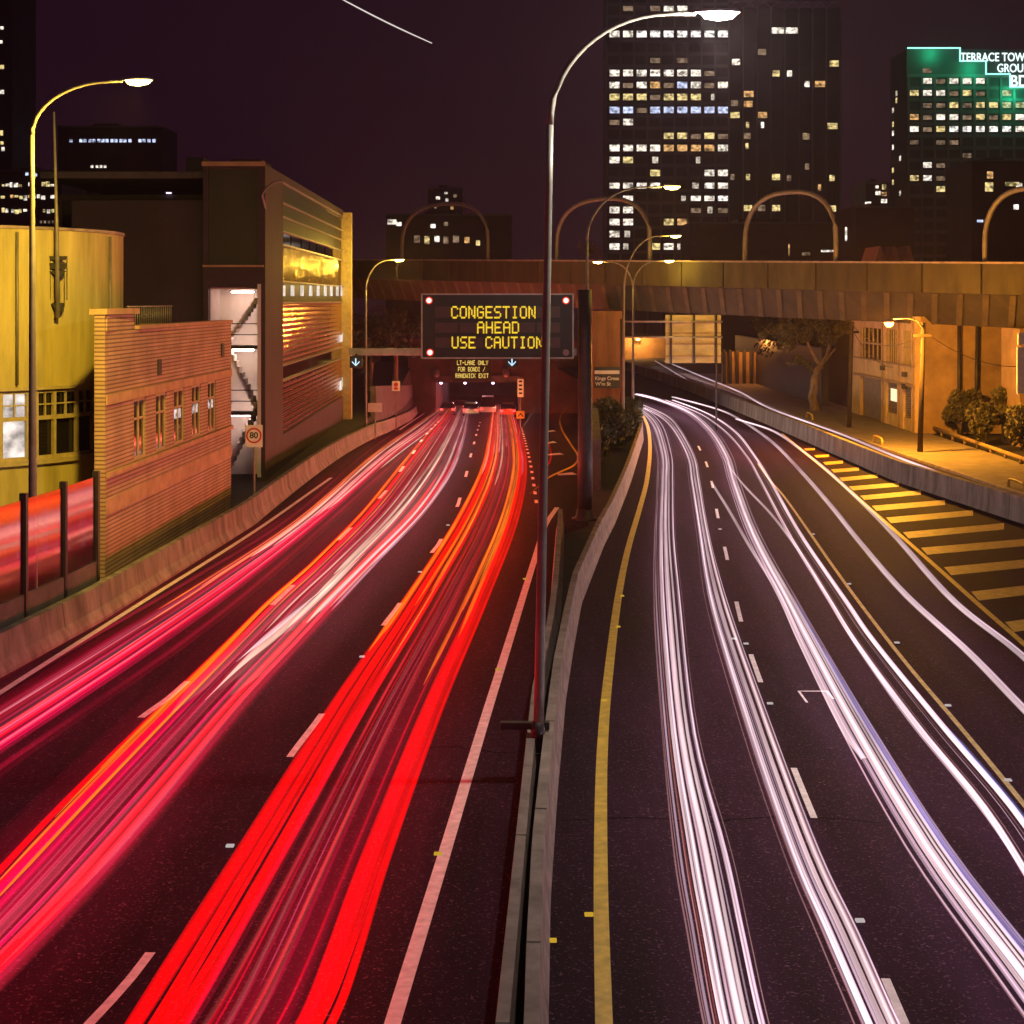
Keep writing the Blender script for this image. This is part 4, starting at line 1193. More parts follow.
# ------------------------------------------------------------------ ochre terrace building, right
ob = thing('terrace_building', 'ochre two storey building with barred windows and roller doors lit orange', 'building', (24.4, 101, 0))
OX = 24.4
def oy(px): return OX * F / (px - CX)
yN, yF_ = oy(915), oy(850)
mb = MB()
def xs(mb, ya, yb, za, zb, off=0.0, th=0.3): mb.box(OX + off, OX + off + th, min(ya, yb), max(ya, yb), za, zb)
zsill = 4.1
piers = [(915, 911), (903, 897), (886, 881), (860, 850)]
for a, b in piers: xs(mb, oy(a), oy(b), 0.12, 7.2, 0, 0.35)
xs(mb, oy(915) + 0.01, oy(850) - 0.01, 3.0, 4.1, 0.05, 0.3)
xs(mb, oy(915) + 0.01, oy(850) - 0.01, 6.3, 7.19, 0.05, 0.3)
xs(mb, oy(911), oy(903), 0.12, 0.9, 0.06, 0.28); xs(mb, oy(897), oy(886), 0.12, 0.9, 0.06, 0.28)
mb.build('wall', M['ochre_lit'], ob)
mb = MB()
mb.box(OX + 0.36, 31.0, yN + 0.01, yN + 0.31, 0.1, 7.2)                        # plain end wall
mb.box(OX + 0.4, 31.0, yN + 0.32, yF_ - 0.02, 6.9, 7.19)
mb.box(OX + 0.41, 31.0, yF_ - 0.3, yF_ - 0.021, 0.1, 6.89)
mb.build('wall', M['ochre'], ob)  # end wall takes the darker copy, its weaker light put into the colour
mb = MB(); xs(mb, oy(915) - 0.05, oy(850), 2.9, 3.06, -0.12, 0.11); xs(mb, oy(915) - 0.05, oy(850), 4.11, 4.2, -0.12, 0.11); mb.build('string_course', M['cream_band'], ob)
for (a, b) in ((911, 903), (897, 886), (881, 860)):
    g = MB(); n = 5
    for k in range(n + 1):
        y = oy(a) + (oy(b) - oy(a)) * k / n
        xs(g, y - 0.04, y + 0.04, 4.2, 6.3, 0.03, 0.08)
    xs(g, oy(a) + 0.05, oy(b) - 0.05, 5.2, 5.3, 0.02, 0.06)
    w_ = g.build('window', M['timber_frame'], ob)
    g = MB(); xs(g, oy(a) + 0.02, oy(b) - 0.02, 4.2, 6.28, 0.2, 0.04); g.build('pane', M['dark_glass'], w_)
g = MB(); xs(g, oy(881) + 0.02, oy(860) - 0.02, 0.14, 2.89, 0.22, 0.06); g.build('roller_door', M['roller'], ob)
for (a, b) in ((911, 903), (897, 886)):
    g = MB()
    for k in range(14): xs(g, oy(a) + 0.05, oy(b) - 0.05, 0.95 + k * 0.145, 1.05 + k * 0.145, 0.14, 0.08)
    g.build('shutter', M['roller'], ob)
M['win_warm'] = emit('win_warm', (1, 0.8, 0.45), 1.3)
g = MB(); xs(g, oy(895.5), oy(889), 1.7, 2.5, 0.11, 0.02); g.build('lit_window', M['win_warm'], ob)
for (px, z) in ((906, 3.45), (906, 2.7), (884, 3.6)):
    g = MB(); xs(g, oy(px) - 0.35, oy(px) + 0.35, z, z + 0.3, -0.2, 0.19); g.build('wall_box', M['dark_steel'], ob)
g = MB()
for px in (899.5, 883.5, 913.5): g.tube([(OX - 0.06, oy(px), 0.2), (OX - 0.06, oy(px), 7)], 0.05, 6)
g.build('drain_pipe', M['cream_band'], ob)
mb = MB()
for (xa, lean) in ((25.8 + 1.2, 0.0), (28.0, 0.1)): mb.tube([(xa, yN - 0.3, 0.1), (xa + lean, yN - 0.3, 6.9)], 0.12, 8)
mb.build('vent_pipe', M['dark_steel'], ob)

# utility poles, lamp, wires
def upole(label, px, Y, ztop):
    r = thing('utility_pole', label, 'pole', (X_(px, Y), Y, 0.15))
    g = MB(); g.tube([(X_(px, Y), Y, 0.15), (X_(px, Y) + 0.18, Y, ztop)], [0.15, 0.12], 10); g.build('shaft', M['wood_pole'], r)
    g = MB(); g.box(X_(px, Y) - 0.35, X_(px, Y) + 0.6, Y - 0.16, Y - 0.06, ztop - 0.75, ztop - 0.6); g.build('crossarm', M['wood_pole'], r)
    return r
pr = upole('timber utility pole nearest the clipped bushes carrying the orange lamp', 920, 88, 7.0)
upole('timber utility pole before the roller door of the ochre building', 849, 105, 6.85)
lY = 88.0
lc = P(889, 322.5, 87.0)
g = MB(); g.tube([(X_(922, lY) + 0.1, lY - 0.05, 6.6), (X_(916, lY), lY - 0.3, 7.1), (X_(905, lY), lY - 0.6, 7.25), (lc.x + 0.1, lc.y, lc.z + 0.18)], 0.035, 8); g.build('lamp_arm', M['pole_grey'], pr)
g = MB(); g.lathe((lc.x, lc.y, lc.z), [(0.26, 0.0), (0.23, 0.1), (0.1, 0.18)], 14); hd = g.build('luminaire', M['steel'], pr)
g = MB(); g.lathe((lc.x, lc.y, lc.z - 0.24), [(0.1, 0.0), (0.21, 0.1), (0.25, 0.23)], 14); g.build('lens', M['lamp_orange'], hd)
lamp_light(pr, (lc.x, lc.y, lc.z - 0.36), (1.0, 0.4, 0.03), 13000, 0.3)
def wire(label, a, b, sag, px=0.02):
    a, b = Vector(a), Vector(b)
    pts = [a.lerp(b, k / 16) - Vector((0, 0, sag * 4 * (k / 16) * (1 - k / 16))) for k in range(17)]
    g = MB(); g.tube(pts, px, 5); tag(g.build('overhead_wire', M['wire']), label, 'wire', 'overhead wires by the terrace building')
wire('sagging overhead wire from the lamp pole to the second pole', (X_(850, 105) + 0.1, 105, 6.7), (X_(925, 88), 88, 6.6), 1.1)
wire('overhead wire running from the second pole down to the flyover abutment', (X_(925, 88), 88, 6.5), (28.2, 92.4, 4.5), 0.5)
wire('overhead wire from the lamp pole to the ochre facade', (X_(850, 105) + 0.1, 105, 6.4), (24.35, 106, 3.9), 0.6)

# hoops, log edging, bushes
def ground_hoop(px, py, ln):
    p = gR(px, py)
    x = interp(XKB, p.y) + 0.35
    pts = [(x, p.y - ln, 0.15), (x, p.y - ln, 0.35), (x, p.y - ln + 0.35, 0.5), (x, p.y + ln - 0.35, 0.5), (x, p.y + ln, 0.35), (x, p.y + ln, 0.15)]
    g = MB(); g.tube(catmull([Vector(q) for q in pts], 24), 0.06, 8)
    return g.build('kerb_hoop', M['yellow_paint'])
for (px, py, lb) in ((800, 421, 'low yellow kerb hoop beside the gnarled tree'), (868, 446, 'low yellow kerb hoop between the two timber poles'), (1008, 493, 'low yellow kerb hoop opposite the clipped bushes')):
    tag(ground_hoop(px, py, 1.1), lb, 'kerb hoop', 'yellow hoops along the kerb')
le = thing('log_edging', 'low timber rail on short posts edging the bushes', 'edging', (25.2, 88, 0.15))
a, b = Vector((25.6, 101.5, 0.45)), Vector((24.6, 70, 0.45))
g = MB(); g.tube([a, a.lerp(b, 0.33), a.lerp(b, 0.66), b], 0.11, 8); g.build('rail', M['log'], le)
for k in range(12):
    p = a.lerp(b, k / 11); g = MB(); g.tube([(p.x + 0.02, p.y, 0.1), (p.x + 0.02, p.y, 0.38)], 0.09, 7); g.build('post', M['log'], le)

def leafball(mb, c, r, n, size, rng, squash=1.0):
    c = Vector(c)
    for _ in range(n):
        while True:
            v = Vector((rng.uniform(-1, 1), rng.uniform(-1, 1), rng.uniform(-1, 1)))
            if 0.2 < v.length < 1: break
        v = v.normalized() * (v.length ** 0.45)
        p = c + Vector((v.x * r, v.y * r, v.z * r * squash))
        nrm = Vector((rng.gauss(0, 1), rng.gauss(0, 1), rng.gauss(0.3, 1))).normalized()
        t = nrm.orthogonal().normalized(); s = nrm.cross(t)
        l = size * rng.uniform(0.6, 1.4)
        mb.face([p - t * l, p + s * l * 0.45, p + t * l, p - s * l * 0.45])
def bush(label, c, w, h, seed, m='leaf', group=None, n=1500):
    rng = random.Random(seed)
    r = thing('bush', label, 'bush', c, group)
    g = MB()
    for k in range(9):
        a = rng.uniform(0, 6.28); d = rng.uniform(0, 0.55) * w
        rr = rng.uniform(0.3, 0.5) * w
        leafball(g, (c[0] + math.cos(a) * d, c[1] + math.sin(a) * d, c[2] + h * rng.uniform(0.3, 0.75)), rr, n // 9, 0.12, rng, 1.0)
    g.build('foliage', M[m], r)
    g = MB()
    for k in range(4):
        a = rng.uniform(0, 6.28)
        g.tube([(c[0], c[1], c[2]), (c[0] + math.cos(a) * w * 0.2, c[1] + math.sin(a) * w * 0.2, c[2] + h * 0.3), (c[0] + math.cos(a) * w * 0.5, c[1] + math.sin(a) * w * 0.5, c[2] + h * 0.6)], [0.05, 0.035, 0.015], 5)
    g.build('stem', M['bark'], r)
for i, (px, py, w, h, lb) in enumerate([(940, 434, 1.1, 2.1, 'rounded clipped bush nearest the second timber pole'), (962, 443, 1.15, 2.0, 'clipped bush second from the timber pole along the rail'),
                                       (985, 440, 1.0, 2.5, 'dark bush leaning on the end wall behind the timber rail'), (1004, 455, 1.3, 2.3, 'broad clipped bush before the flyover abutment'), (1026, 464, 1.3, 2.5, 'tall bush cut by the picture edge beside the timber rail')]):
    p = gR(px, py + 3); bush(lb, (p.x + 1.2, p.y, 0.1), w * 1.25, h * 1.45, 30 + i, 'leaf', 'bushes along the timber rail', 3000)
for i, (px, Y, w, h, lb) in enumerate([(600, 84, 1.3, 1.9, 'dark median bush just behind the thick gantry column'), (613, 92, 1.4, 2.0, 'dark median bush at the foot of the single arm lamp'), (626, 100, 1.3, 1.8, 'dark median bush at the foot of the two armed lamp'),
                                      (607, 104, 1.6, 2.4, 'dark median bush under the direction sign on the pier'), (632, 112, 1.1, 1.7, 'small dark median bush where the white trails bend away')]):
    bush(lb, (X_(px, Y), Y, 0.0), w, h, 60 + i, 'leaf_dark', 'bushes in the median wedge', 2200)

def tree(label, base, limbs, crowns, seed, leaf='leaf', tr=0.3, group=None, size=0.12):
    rng = random.Random(seed)
    r = thing('tree', label, 'tree', base, group)
    g = MB()
    for pts, r0, r1 in limbs:
        c = catmull([Vector(p) for p in pts], 10)
        g.tube([p + Vector((rng.uniform(-1, 1), rng.uniform(-1, 1), 0)) * r0 * 0.2 for p in c], [r0 + (r1 - r0) * k / 10 for k in range(11)], 9)
    g.build('trunk', M['bark'], r)
    g = MB()
    for (c, rr, n) in crowns:
        for k in range(8):
            v = Vector((rng.gauss(0, .45), rng.gauss(0, .45), rng.gauss(0, .32))) * rr
            leafball(g, Vector(c) + v, rr * rng.uniform(0.25, 0.5), n // 8, size, rng, 0.8)
    g.build('crown', M[leaf], r)
TYy = 121.0
def tp(px, py, dy=0): return P(px, py, TYy + dy)
tree('gnarled street tree with pale forked trunk under the flyover lit orange', tp(815, 412),
     [([tp(815, 412), tp(813, 395), tp(815, 378), tp(820, 366)], 0.38, 0.26), ([tp(820, 366), tp(812, 352), tp(805, 336)], 0.16, 0.07), ([tp(820, 367), tp(828, 352), tp(830, 330)], 0.18, 0.08), ([tp(821, 366), tp(826, 360), tp(836, 348)], 0.1, 0.04)],
     [(tp(800, 328), 1.9, 1300), (tp(824, 326, -2), 1.8, 1100), (tp(780, 330, -3), 1.3, 800), (tp(802, 361), 0.7, 200), (tp(842, 330, -2), 1.2, 500), (tp(800, 300), 3, 1200)], 5, size=0.15)
for i, (px, Y, h, lb) in enumerate([(386, 150, 8, 'dark tree left of the message sign behind the retaining wall'), (410, 165, 9, 'dark tree half hidden by the left end of the message sign'), (362, 140, 7, 'dark tree beside the slim pale pier')]):
    x = X_(px, Y) - 1.5
    tree(lb, (x, Y, 0), [([(x, Y, 0), (x + 0.1, Y, h * 0.3), (x, Y, h * 0.6)], 0.3, 0.12), ([(x, Y, h * 0.4), (x + 0.8, Y, h * 0.6), (x + 1.2, Y, h * 0.8)], 0.12, 0.05)],
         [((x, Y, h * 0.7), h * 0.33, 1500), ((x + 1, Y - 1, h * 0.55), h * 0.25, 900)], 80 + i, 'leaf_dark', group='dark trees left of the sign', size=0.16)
for i, (px, Y, h, lb) in enumerate([(745, 165, 7, 'dark tree right of the big sign back under the flyover'), (775, 150, 7.5, 'dark tree between the sign back and the gnarled tree')]):
    x = X_(px, Y) + 2
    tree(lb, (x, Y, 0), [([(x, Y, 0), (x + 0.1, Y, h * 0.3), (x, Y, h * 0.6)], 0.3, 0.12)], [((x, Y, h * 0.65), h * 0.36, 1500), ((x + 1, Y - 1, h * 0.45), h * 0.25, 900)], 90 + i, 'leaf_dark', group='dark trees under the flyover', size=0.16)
# low walls and a lit gate under the flyover
lw_ = thing('garden_wall', 'low wall with orange lit gate posts right of the sign back', 'wall', (X_(740, 160), 160, 0))
g = MB(); g.box(X_(722, 160), X_(760, 160), 160, 160.4, 0, 3.2); g.build('wall', M['ochre'], lw_)
g = MB()
for px in (724, 730, 737, 744, 751, 758): g.box(X_(px, 160) - 0.15, X_(px, 160) + 0.15, 159.7, 159.99, 0, 3.4)
g.build('post', M['dark_panel'], lw_)
lamp_light(lw_, (X_(745, 158), 157.5, 4.2), (1, 0.35, 0.06), 500, 0.2)
g = MB(); g.box(X_(621, 235), X_(666, 235), 235, 240, -1, Z_(337, 235)); tag(g.build('ochre_wall', M['ochre']), 'orange lit wall far under the flyover left of the sign back', 'wall')
wl_ = thing('wall_lamp', 'small white lamp shining on the far orange wall', 'lamp', P(638, 339, 234))
g = MB(); c = P(638, 339.5, 234); g.box(c.x - 0.25, c.x + 0.25, 233.8, 234.1, c.z - 0.15, c.z + 0.15); g.build('bulb', M['lamp_orange'], wl_)
lamp_light(wl_, (c.x, 232.8, c.z + 0.3), (1, 0.45, 0.12), 1500, 0.2)
g = MB(); g.box(23.5, 24.0, 126, 175, 0, 4.5)
tag(g.build('boundary_wall', M['dark_panel']), 'long dark boundary wall behind the gnarled tree', 'wall')
# edge of a sign at the picture's right
es = thing('shop_sign', 'pale upright sign panel at the picture edge by the flyover abutment', 'sign', (X_(1030, 86), 86, 0.15))
g = MB(); g.box(X_(1017, 86), X_(1042, 86), 86, 86.15, Z_(394, 86), Z_(347, 86)); g.box(X_(1018, 86), X_(1042, 86), 86, 86.15, Z_(345, 86), Z_(333, 86)); g.build('panel', M['sign_white'], es, bevel=0.05)
g = MB(); g.tube([(X_(1030, 86), 86.2, 0.1), (X_(1030, 86), 86.2, Z_(333, 86))], 0.08, 8); g.build('post', M['dark_steel'], es)

# ------------------------------------------------------------------ skyline
def wmat(name, c, s): return emit(name, c, s, noise=0.85, scale=(1.1, 1.1, 1.5))
WM = {'w': wmat('win_w', (1, 0.9, 0.75), 1.0), 'W': wmat('win_W', (1, 0.95, 0.88), 1.1), 'd': wmat('win_d', (1.0, 0.68, 0.42), 0.2), 'b': wmat('win_b', (0.62, 0.7, 1.0), 0.9),
      'y': wmat('win_y', (1, 0.78, 0.32), 0.75), 'o': wmat('win_o', (1, 0.55, 0.2), 0.65), 'p': wmat('win_p', (1, 0.88, 0.7), 0.6), 'g': wmat('win_g', (0.85, 1.0, 0.5), 0.5)}
def tower_windows(root, rows, px0, dx, ww, hh, Y, rng, lift=0.03):
    for py, pat in rows:
        for i, k in enumerate(pat):
            if k == '.': continue
            w_, h_ = ww, hh
            xo = 0
            if k == 'p': w_ = ww * rng.uniform(0.3, 0.6); xo = rng.uniform(0, ww - w_)
            zc = rng.uniform(-0.6, 0.3)
            if k == 'd': h_ = hh * 0.6
            a, b = P(px0 + dx * i + xo, py + h_ / 2 + (0 if k != 'd' else 1), Y), P(px0 + dx * i + xo + w_, py - h_ / 2, Y)
            g = MB(); g.box(a.x, b.x, Y - 0.06 - lift, Y - 0.01, a.z, b.z)
            g.build('window', WM[k], root)
rng = random.Random(3)
AY = 400.0
ta = thing('office_tower', 'huge dark office tower with many rows of lit windows behind the tall lamp', 'tower', (X_(668, AY), AY, 0))
g = MB(); g.box(X_(606, AY), X_(728, AY), AY, AY + 12, -1, Z_(-60, AY)); g.build('wall', M['tower'], ta)
g = MB()
for i in range(10):
    x = X_(606.8 + 13.55 * i, AY); g.box(x - 0.22, x + 0.22, AY - 0.35, AY - 0.004, 0, Z_(-60, AY))
g.build('pier', M['tower_pier'], ta)
g = MB()
for k in range(26): g.box(X_(606.2, AY), X_(727.8, AY), AY - 0.12, AY - 0.003, Z_(-20.6 + 12.4 * k + 1.7, AY), Z_(-20.6 + 12.4 * k - 1.7, AY))
g.build('spandrel', M['tower_pier'], ta)
rowsA = [(8, '.d.dww...'), (34, 'wwWWWWWWW'), (60, '...d.d...'), (73, 'wwwwwwwd.'), (85, 'wdwodbwdw'), (97, 'yyydyyyp.'), (110, 'bbdbbbbbb'), (122, 'dw.......'), (136, '....yydyd'), (148, 'wwwwoooow'),
         (160, 'wy.p..p..'), (173, '...y...ww'), (186, 'wwwwd.pww'), (199, '.w...pwwW'), (210, 'ww....dpd'), (222, 'ww..yo...'), (234, 'wp....d..'), (246.5, 'wp.yww.dd')]
tower_windows(ta, rowsA, 609.6, 13.55, 10.8, 6.4, AY, rng)
tb_ = thing('office_tower', 'dark arch topped tower with few scattered lit windows adjoining the brighter tower', 'tower', (X_(784, AY), AY + 4, 0))
BY = AY + 4.5
g = MB(); g.box(X_(728.6, BY), X_(840, BY), BY, BY + 28, -1, Z_(8, BY)); g.build('wall', M['tower'], tb_)
g = MB()
for i in range(9):
    x = X_(729 + 13.9 * i, BY); g.box(x - 0.16, x + 0.16, BY - 0.5, BY - 0.004, 0, Z_(12, BY))
for i in range(8):
    xa, xb = X_(729 + 13.9 * i, BY), X_(729 + 13.9 * (i + 1), BY)
    g.tube([Vector((xa + (xb - xa) * (0.5 - 0.5 * math.cos(math.pi * k / 12)), BY - 0.25, Z_(12, BY) + 2.2 * math.sin(math.pi * k / 12))) for k in range(13)], 0.16, 6)
g.box(X_(728, BY), X_(841, BY), BY - 0.6, BY - 0.1, Z_(2, BY), Z_(0.2, BY))
g.build('arcade', M['tower_pier'], tb_)
for (px, py, w_, k) in [(785, 30.5, 28, 'w'), (736, 62, 8, 'w'), (762, 52, 8, 'd'), (748.5, 94, 10, 'o'), (734.5, 103, 7, 'd'), (748, 104, 9, 'o'), (735, 115, 9, 'y'), (762.5, 115, 9, 'o'), (776, 73.5, 7, 'y'), (789.5, 73.5, 5, 'w'), (834, 63.5, 9, 'y'), (807, 84, 5, 'w'), (820, 84, 10, 'o'), (832.5, 126, 10, 'y'),
                        (747.5, 125, 3, 'y'), (762.5, 125, 3, 'w'), (747, 136, 7, 'd'), (747, 146, 3, 'y'), (806, 136.5, 7, 'd'), (805, 136, 4, 'y'), (776, 177, 8, 'y'), (748, 177, 4, 'y'), (732.5, 177, 4, 'd'), (832, 178, 5, 'y'), (789, 178, 4, 'd'), (747.5, 208, 9, 'y'), (761, 208, 8, 'd'), (776, 208, 8, 'y'), (833, 208.5, 6, 'y'), (733, 228, 8, 'o'), (807, 166.5, 4, 'd'), (819.5, 187.5, 3, 'o')]:
    a, b = P(px - w_ / 2, py + 3, BY), P(px + w_ / 2, py - 3, BY)
    g = MB(); g.box(a.x, b.x, BY - 0.1, BY - 0.01, a.z, b.z); g.build('window', WM[k], tb_)

CY = 420.0
tc_ = thing('office_block', 'office block edged in green neon with TERRACE TOWER sign on its roof', 'building', (X_(960, CY), CY, 0))
g = MB(); g.box(X_(906.5, CY), X_(1100, CY), CY, CY + 17.8, -1, Z_(49, CY)); g.build('wall', M['tower'], tc_)
g = MB()
for i in range(9):
    x = X_(908.5 + 13.2 * i, CY); g.box(x - 0.3, x + 0.3, CY - 0.3, CY - 0.004, 0, Z_(76, CY))
for k in range(17): g.box(X_(907, CY), X_(1090, CY), CY - 0.15, CY - 0.003, Z_(76 + 12 * k + 1.6, CY), Z_(76 + 12 * k - 1.8, CY))
g.build('pier', M['tower_pier'], tc_)
rowsC = [(70, '.d...'), (81, '.wdwww...'), (93, 'ywwdyd.g.'), (105, '.ddydyygg'), (117, 'odwwdydyw'), (129, 'wdyWWWWWw'), (142, 'd.dd.....'), (155, '....d....'), (165, '.wd......'), (178, 'ywdwyp...'), (189, '..ywwd...')]
tower_windows(tc_, rowsC, 909.5, 13.2, 9, 5.5, CY, rng)
for py in (93, 100, 110, 124, 133, 147, 158, 170, 182, 193):
    y2 = CY + rng.choice([3, 6, 10, 14]); x2 = X_(906.5, CY)
    g = MB(); g.box(x2 - 0.08, x2 - 0.01, y2, y2 + 1.6, Z_(py + 2.5, y2), Z_(py - 2.5, y2)); g.build('window', WM[rng.choice('wpy')], tc_)
M['neon'] = emit('neon', (0.3, 1.0, 0.66), 2.2)
g = MB()
st_ = [(908, 48), (960, 48), (960, 61), (986, 61), (986, 74), (1010, 74), (1010, 87), (1060, 87)]
for (a, b) in zip(st_, st_[1:]):
    pa, pb2 = P(a[0], a[1], CY - 0.6), P(b[0], b[1], CY - 0.6)
    g.box(min(pa.x, pb2.x) - 0.16, max(pa.x, pb2.x) + 0.16, CY - 0.75, CY - 0.5, min(pa.z, pb2.z) - 0.16, max(pa.z, pb2.z) + 0.16)
g.build('neon_tube', M['neon'], tc_)
M['sign_letters'] = emit('sign_letters', (0.75, 1.0, 0.95), 1.8)
text('TERRACE TOWER', P(960.5, 57.5, CY - 0.8), 3.0, M['sign_letters'], tc_, 'sign_letters', 0.08, align='LEFT', bold=0.03, sx=0.78)
text('GROUP', P(997, 68.5, CY - 0.8), 3.0, M['sign_letters'], tc_, 'sign_letters', 0.08, align='LEFT', bold=0.03, sx=0.78)
text('BDO', P(1010, 81.5, CY - 0.8), 4.0, M['sign_letters'], tc_, 'sign_letters', 0.08, align='LEFT', bold=0.06, sx=0.9)
for (px, py) in ((935, 51), (975, 66), (1015, 92)):
    d = bpy.data.lights.new('neon_glow', 'POINT'); d.energy = 2200; d.color = (0.02, 1.0, 0.38); d.shadow_soft_size = 1.5
    o = bpy.data.objects.new('neon_glow', d); COL.objects.link(o); o.parent = tc_; o.location = P(px, py, CY - 3) - world_loc(tc_)

# smaller skyline pieces
def far_block(name, label, px0, px1, pyt, Y, wins, m='tower', ww=6, hh=4, depth=15):
    r = thing(name, label, 'building', (X_((px0 + px1) / 2, Y), Y, 0))
    g = MB(); g.box(X_(px0, Y), X_(px1, Y), Y, Y + depth, -1, Z_(pyt, Y))
    g.box(X_(px0 + (px1 - px0) * 0.3, Y), X_(px0 + (px1 - px0) * 0.55, Y), Y + 3, Y + depth - 3, Z_(pyt, Y), Z_(pyt - 4, Y)); g.build('wall', M[m], r)
    g = MB(); g.box(X_(px0 - 0.5, Y), X_(px1 + 0.5, Y), Y - 0.4, Y - 0.01, Z_(pyt + 1.5, Y), Z_(pyt, Y)); g.build('cornice', M['tower_pier'], r)
    for (px, py, w_, h_, k) in wins:
        a, b = P(px - w_ / 2, py + h_ / 2, Y), P(px + w_ / 2, py - h_ / 2, Y)
        g = MB(); g.box(a.x, b.x, Y - 0.08, Y - 0.01, a.z, b.z); g.build('window', WM[k], r)
    return r
rng = random.Random(12)
far_block('slab_block', 'dark slab block with one row of bluish lit windows near its roof', 58, 162, 126, 330, [(x, 140.7, 3, 3.2, 'b') for x in (71, 81, 85, 90, 94, 99, 103, 107, 112, 116, 121, 125, 130, 140, 144, 149, 154)] + [(x, 166.5, 2.5, 2.6, 'w') for x in (92, 97, 101, 105)])
far_block('edge_tower', 'dark tower cut by the picture edge with a column of small lit windows', -60, 12, -30, 300, [(2, 28, 3, 3, 'w'), (1, 42, 3, 3, 'w'), (2, 67, 4, 4, 'y'), (2, 92, 4, 4, 'w'), (1.5, 133, 3, 5, 'y'), (3, 149, 3, 4, 'w'), (2, 143, 3, 3, 'y')])
far_block('hillside_flats', 'low flats with crowded warm windows between the lamp pole and mast', -5, 62, 170, 260,
          [(3 + i * 4.5 + rng.uniform(-1, 1), y + rng.uniform(-1, 1), rng.uniform(2, 4.5), rng.uniform(2, 5), rng.choice('wwyyo')) for y in (185, 197, 211) for i in range(12) if rng.random() < 0.72] + [(x, 222, 2, 2.5, 'd') for x in (41, 45, 49, 53)] + [(27, 174, 3, 3, 'b'), (36, 175, 2, 3, 'b')])
far_block('lit_flats', 'dark flats with a few warm windows seen under the left arch of the flyover', 386, 512, 214, 300,
          [(392, 222, 9, 5, 'w'), (399, 224, 5, 4, 'w'), (417, 239, 6, 7, 'd'), (427, 240, 5, 8, 'y'), (437, 239, 5, 6, 'w'), (446, 240, 5, 7, 'd'), (456, 239, 6, 7, 'd'), (467, 240, 5, 6, 'o'), (478, 243, 4, 5, 'y'), (433, 226, 5, 4, 'w'), (446, 224, 4, 4, 'd')])
far_block('slim_block', 'slim dark block with tiny lights rising behind the lit flats', 428, 462, 188, 420, [(438, 198, 4, 3, 'w'), (447, 200, 3, 3, 'w'), (455, 196, 3, 3, 'd'), (436, 207, 3, 3, 'd'), (446, 193, 3, 2, 'w'), (452, 208, 3, 3, 'o')])
far_block('brick_warehouse', 'dull brown warehouse with a faint roof sign behind the flyover', 856, 914, 206, 230, [(846, 234, 2, 14, 'w')] , 'facade_grey')
far_block('stepped_flats', 'small flats with crowded warm windows left of the neon edged block', 866, 890, 182, 330, [(878, 193, 5, 4, 'w'), (884, 187, 4, 5, 'y'), (884, 194, 5, 4, 'o'), (877, 187, 3, 3, 'w'), (884, 201, 6, 4, 'w'), (868, 203, 6, 2.5, 'w')])
far_block('corner_house', 'dark corner house with red and yellow windows under the neon sign', 972, 1040, 160, 250, [(990, 175, 6, 7, 'o'), (989, 187, 8, 9, 'y'), (1012, 184, 14, 4, 'y'), (1019, 185, 6, 4, 'w'), (1016, 207, 5, 5, 'w'), (980, 221, 6, 2.5, 'b')])
far_block('low_terrace', 'long low dark terrace behind the flyover below the arch topped tower', 690, 860, 222, 260, [(789, 250, 1.5, 12, 'o'), (806, 254, 8, 3, 'd'), (828, 251, 14, 2, 'w')], 'dark_panel')
ghs = thing('gabled_house', 'row house with three pointed orange edged gables behind the flyover', 'house', (X_(895, 150), 150, 0))
g = MB(); g.box(X_(872, 150), X_(916, 150), 150, 158, 0, Z_(266, 150)); g.build('wall', M['ochre'], ghs)
for px in (880, 894, 909):
    g = MB(); x = X_(px, 150); zb = Z_(266, 150); zt_ = Z_(246, 150)
    g.prism([(x - 0.6, zb), (x + 0.6, zb), (x + 0.05, zt_), (x - 0.05, zt_)], 149.9, 156); g.build('gable', M['ochre'], ghs)
# tree lit orange behind the parapet, with red lights
tree('small orange lit tree behind the flyover parapet beside the lamp pole', (X_(588, 170), 170, 6), [([(X_(588, 170), 170, 6), (X_(588, 170), 170, 9), (X_(588, 170), 170, 11)], 0.2, 0.1)], [((X_(588, 170), 170, Z_(255, 170)), 1.6, 900)], 44, 'leaf')

# aircraft streak in the sky
M['plane_trail'] = emit('plane_trail', (1, 0.9, 0.85), 0.8, noise=0.3, scale=(0.02, 0.02, 0.02))
g = MB(); pts = [P(338 + 94 * k / 20, -3 + 46 * (k / 20) + 1.5 * math.sin(k / 20 * 3), 540) for k in range(21)]
g.tube(pts, [0.13 + 0.13 * math.sin(math.pi * min(1, (k + 3) / 24)) for k in range(21)], 6)
tag(g.build('aircraft_trail', M['plane_trail']), 'thin slanting white aircraft light streak high in the dark sky', 'light trail')

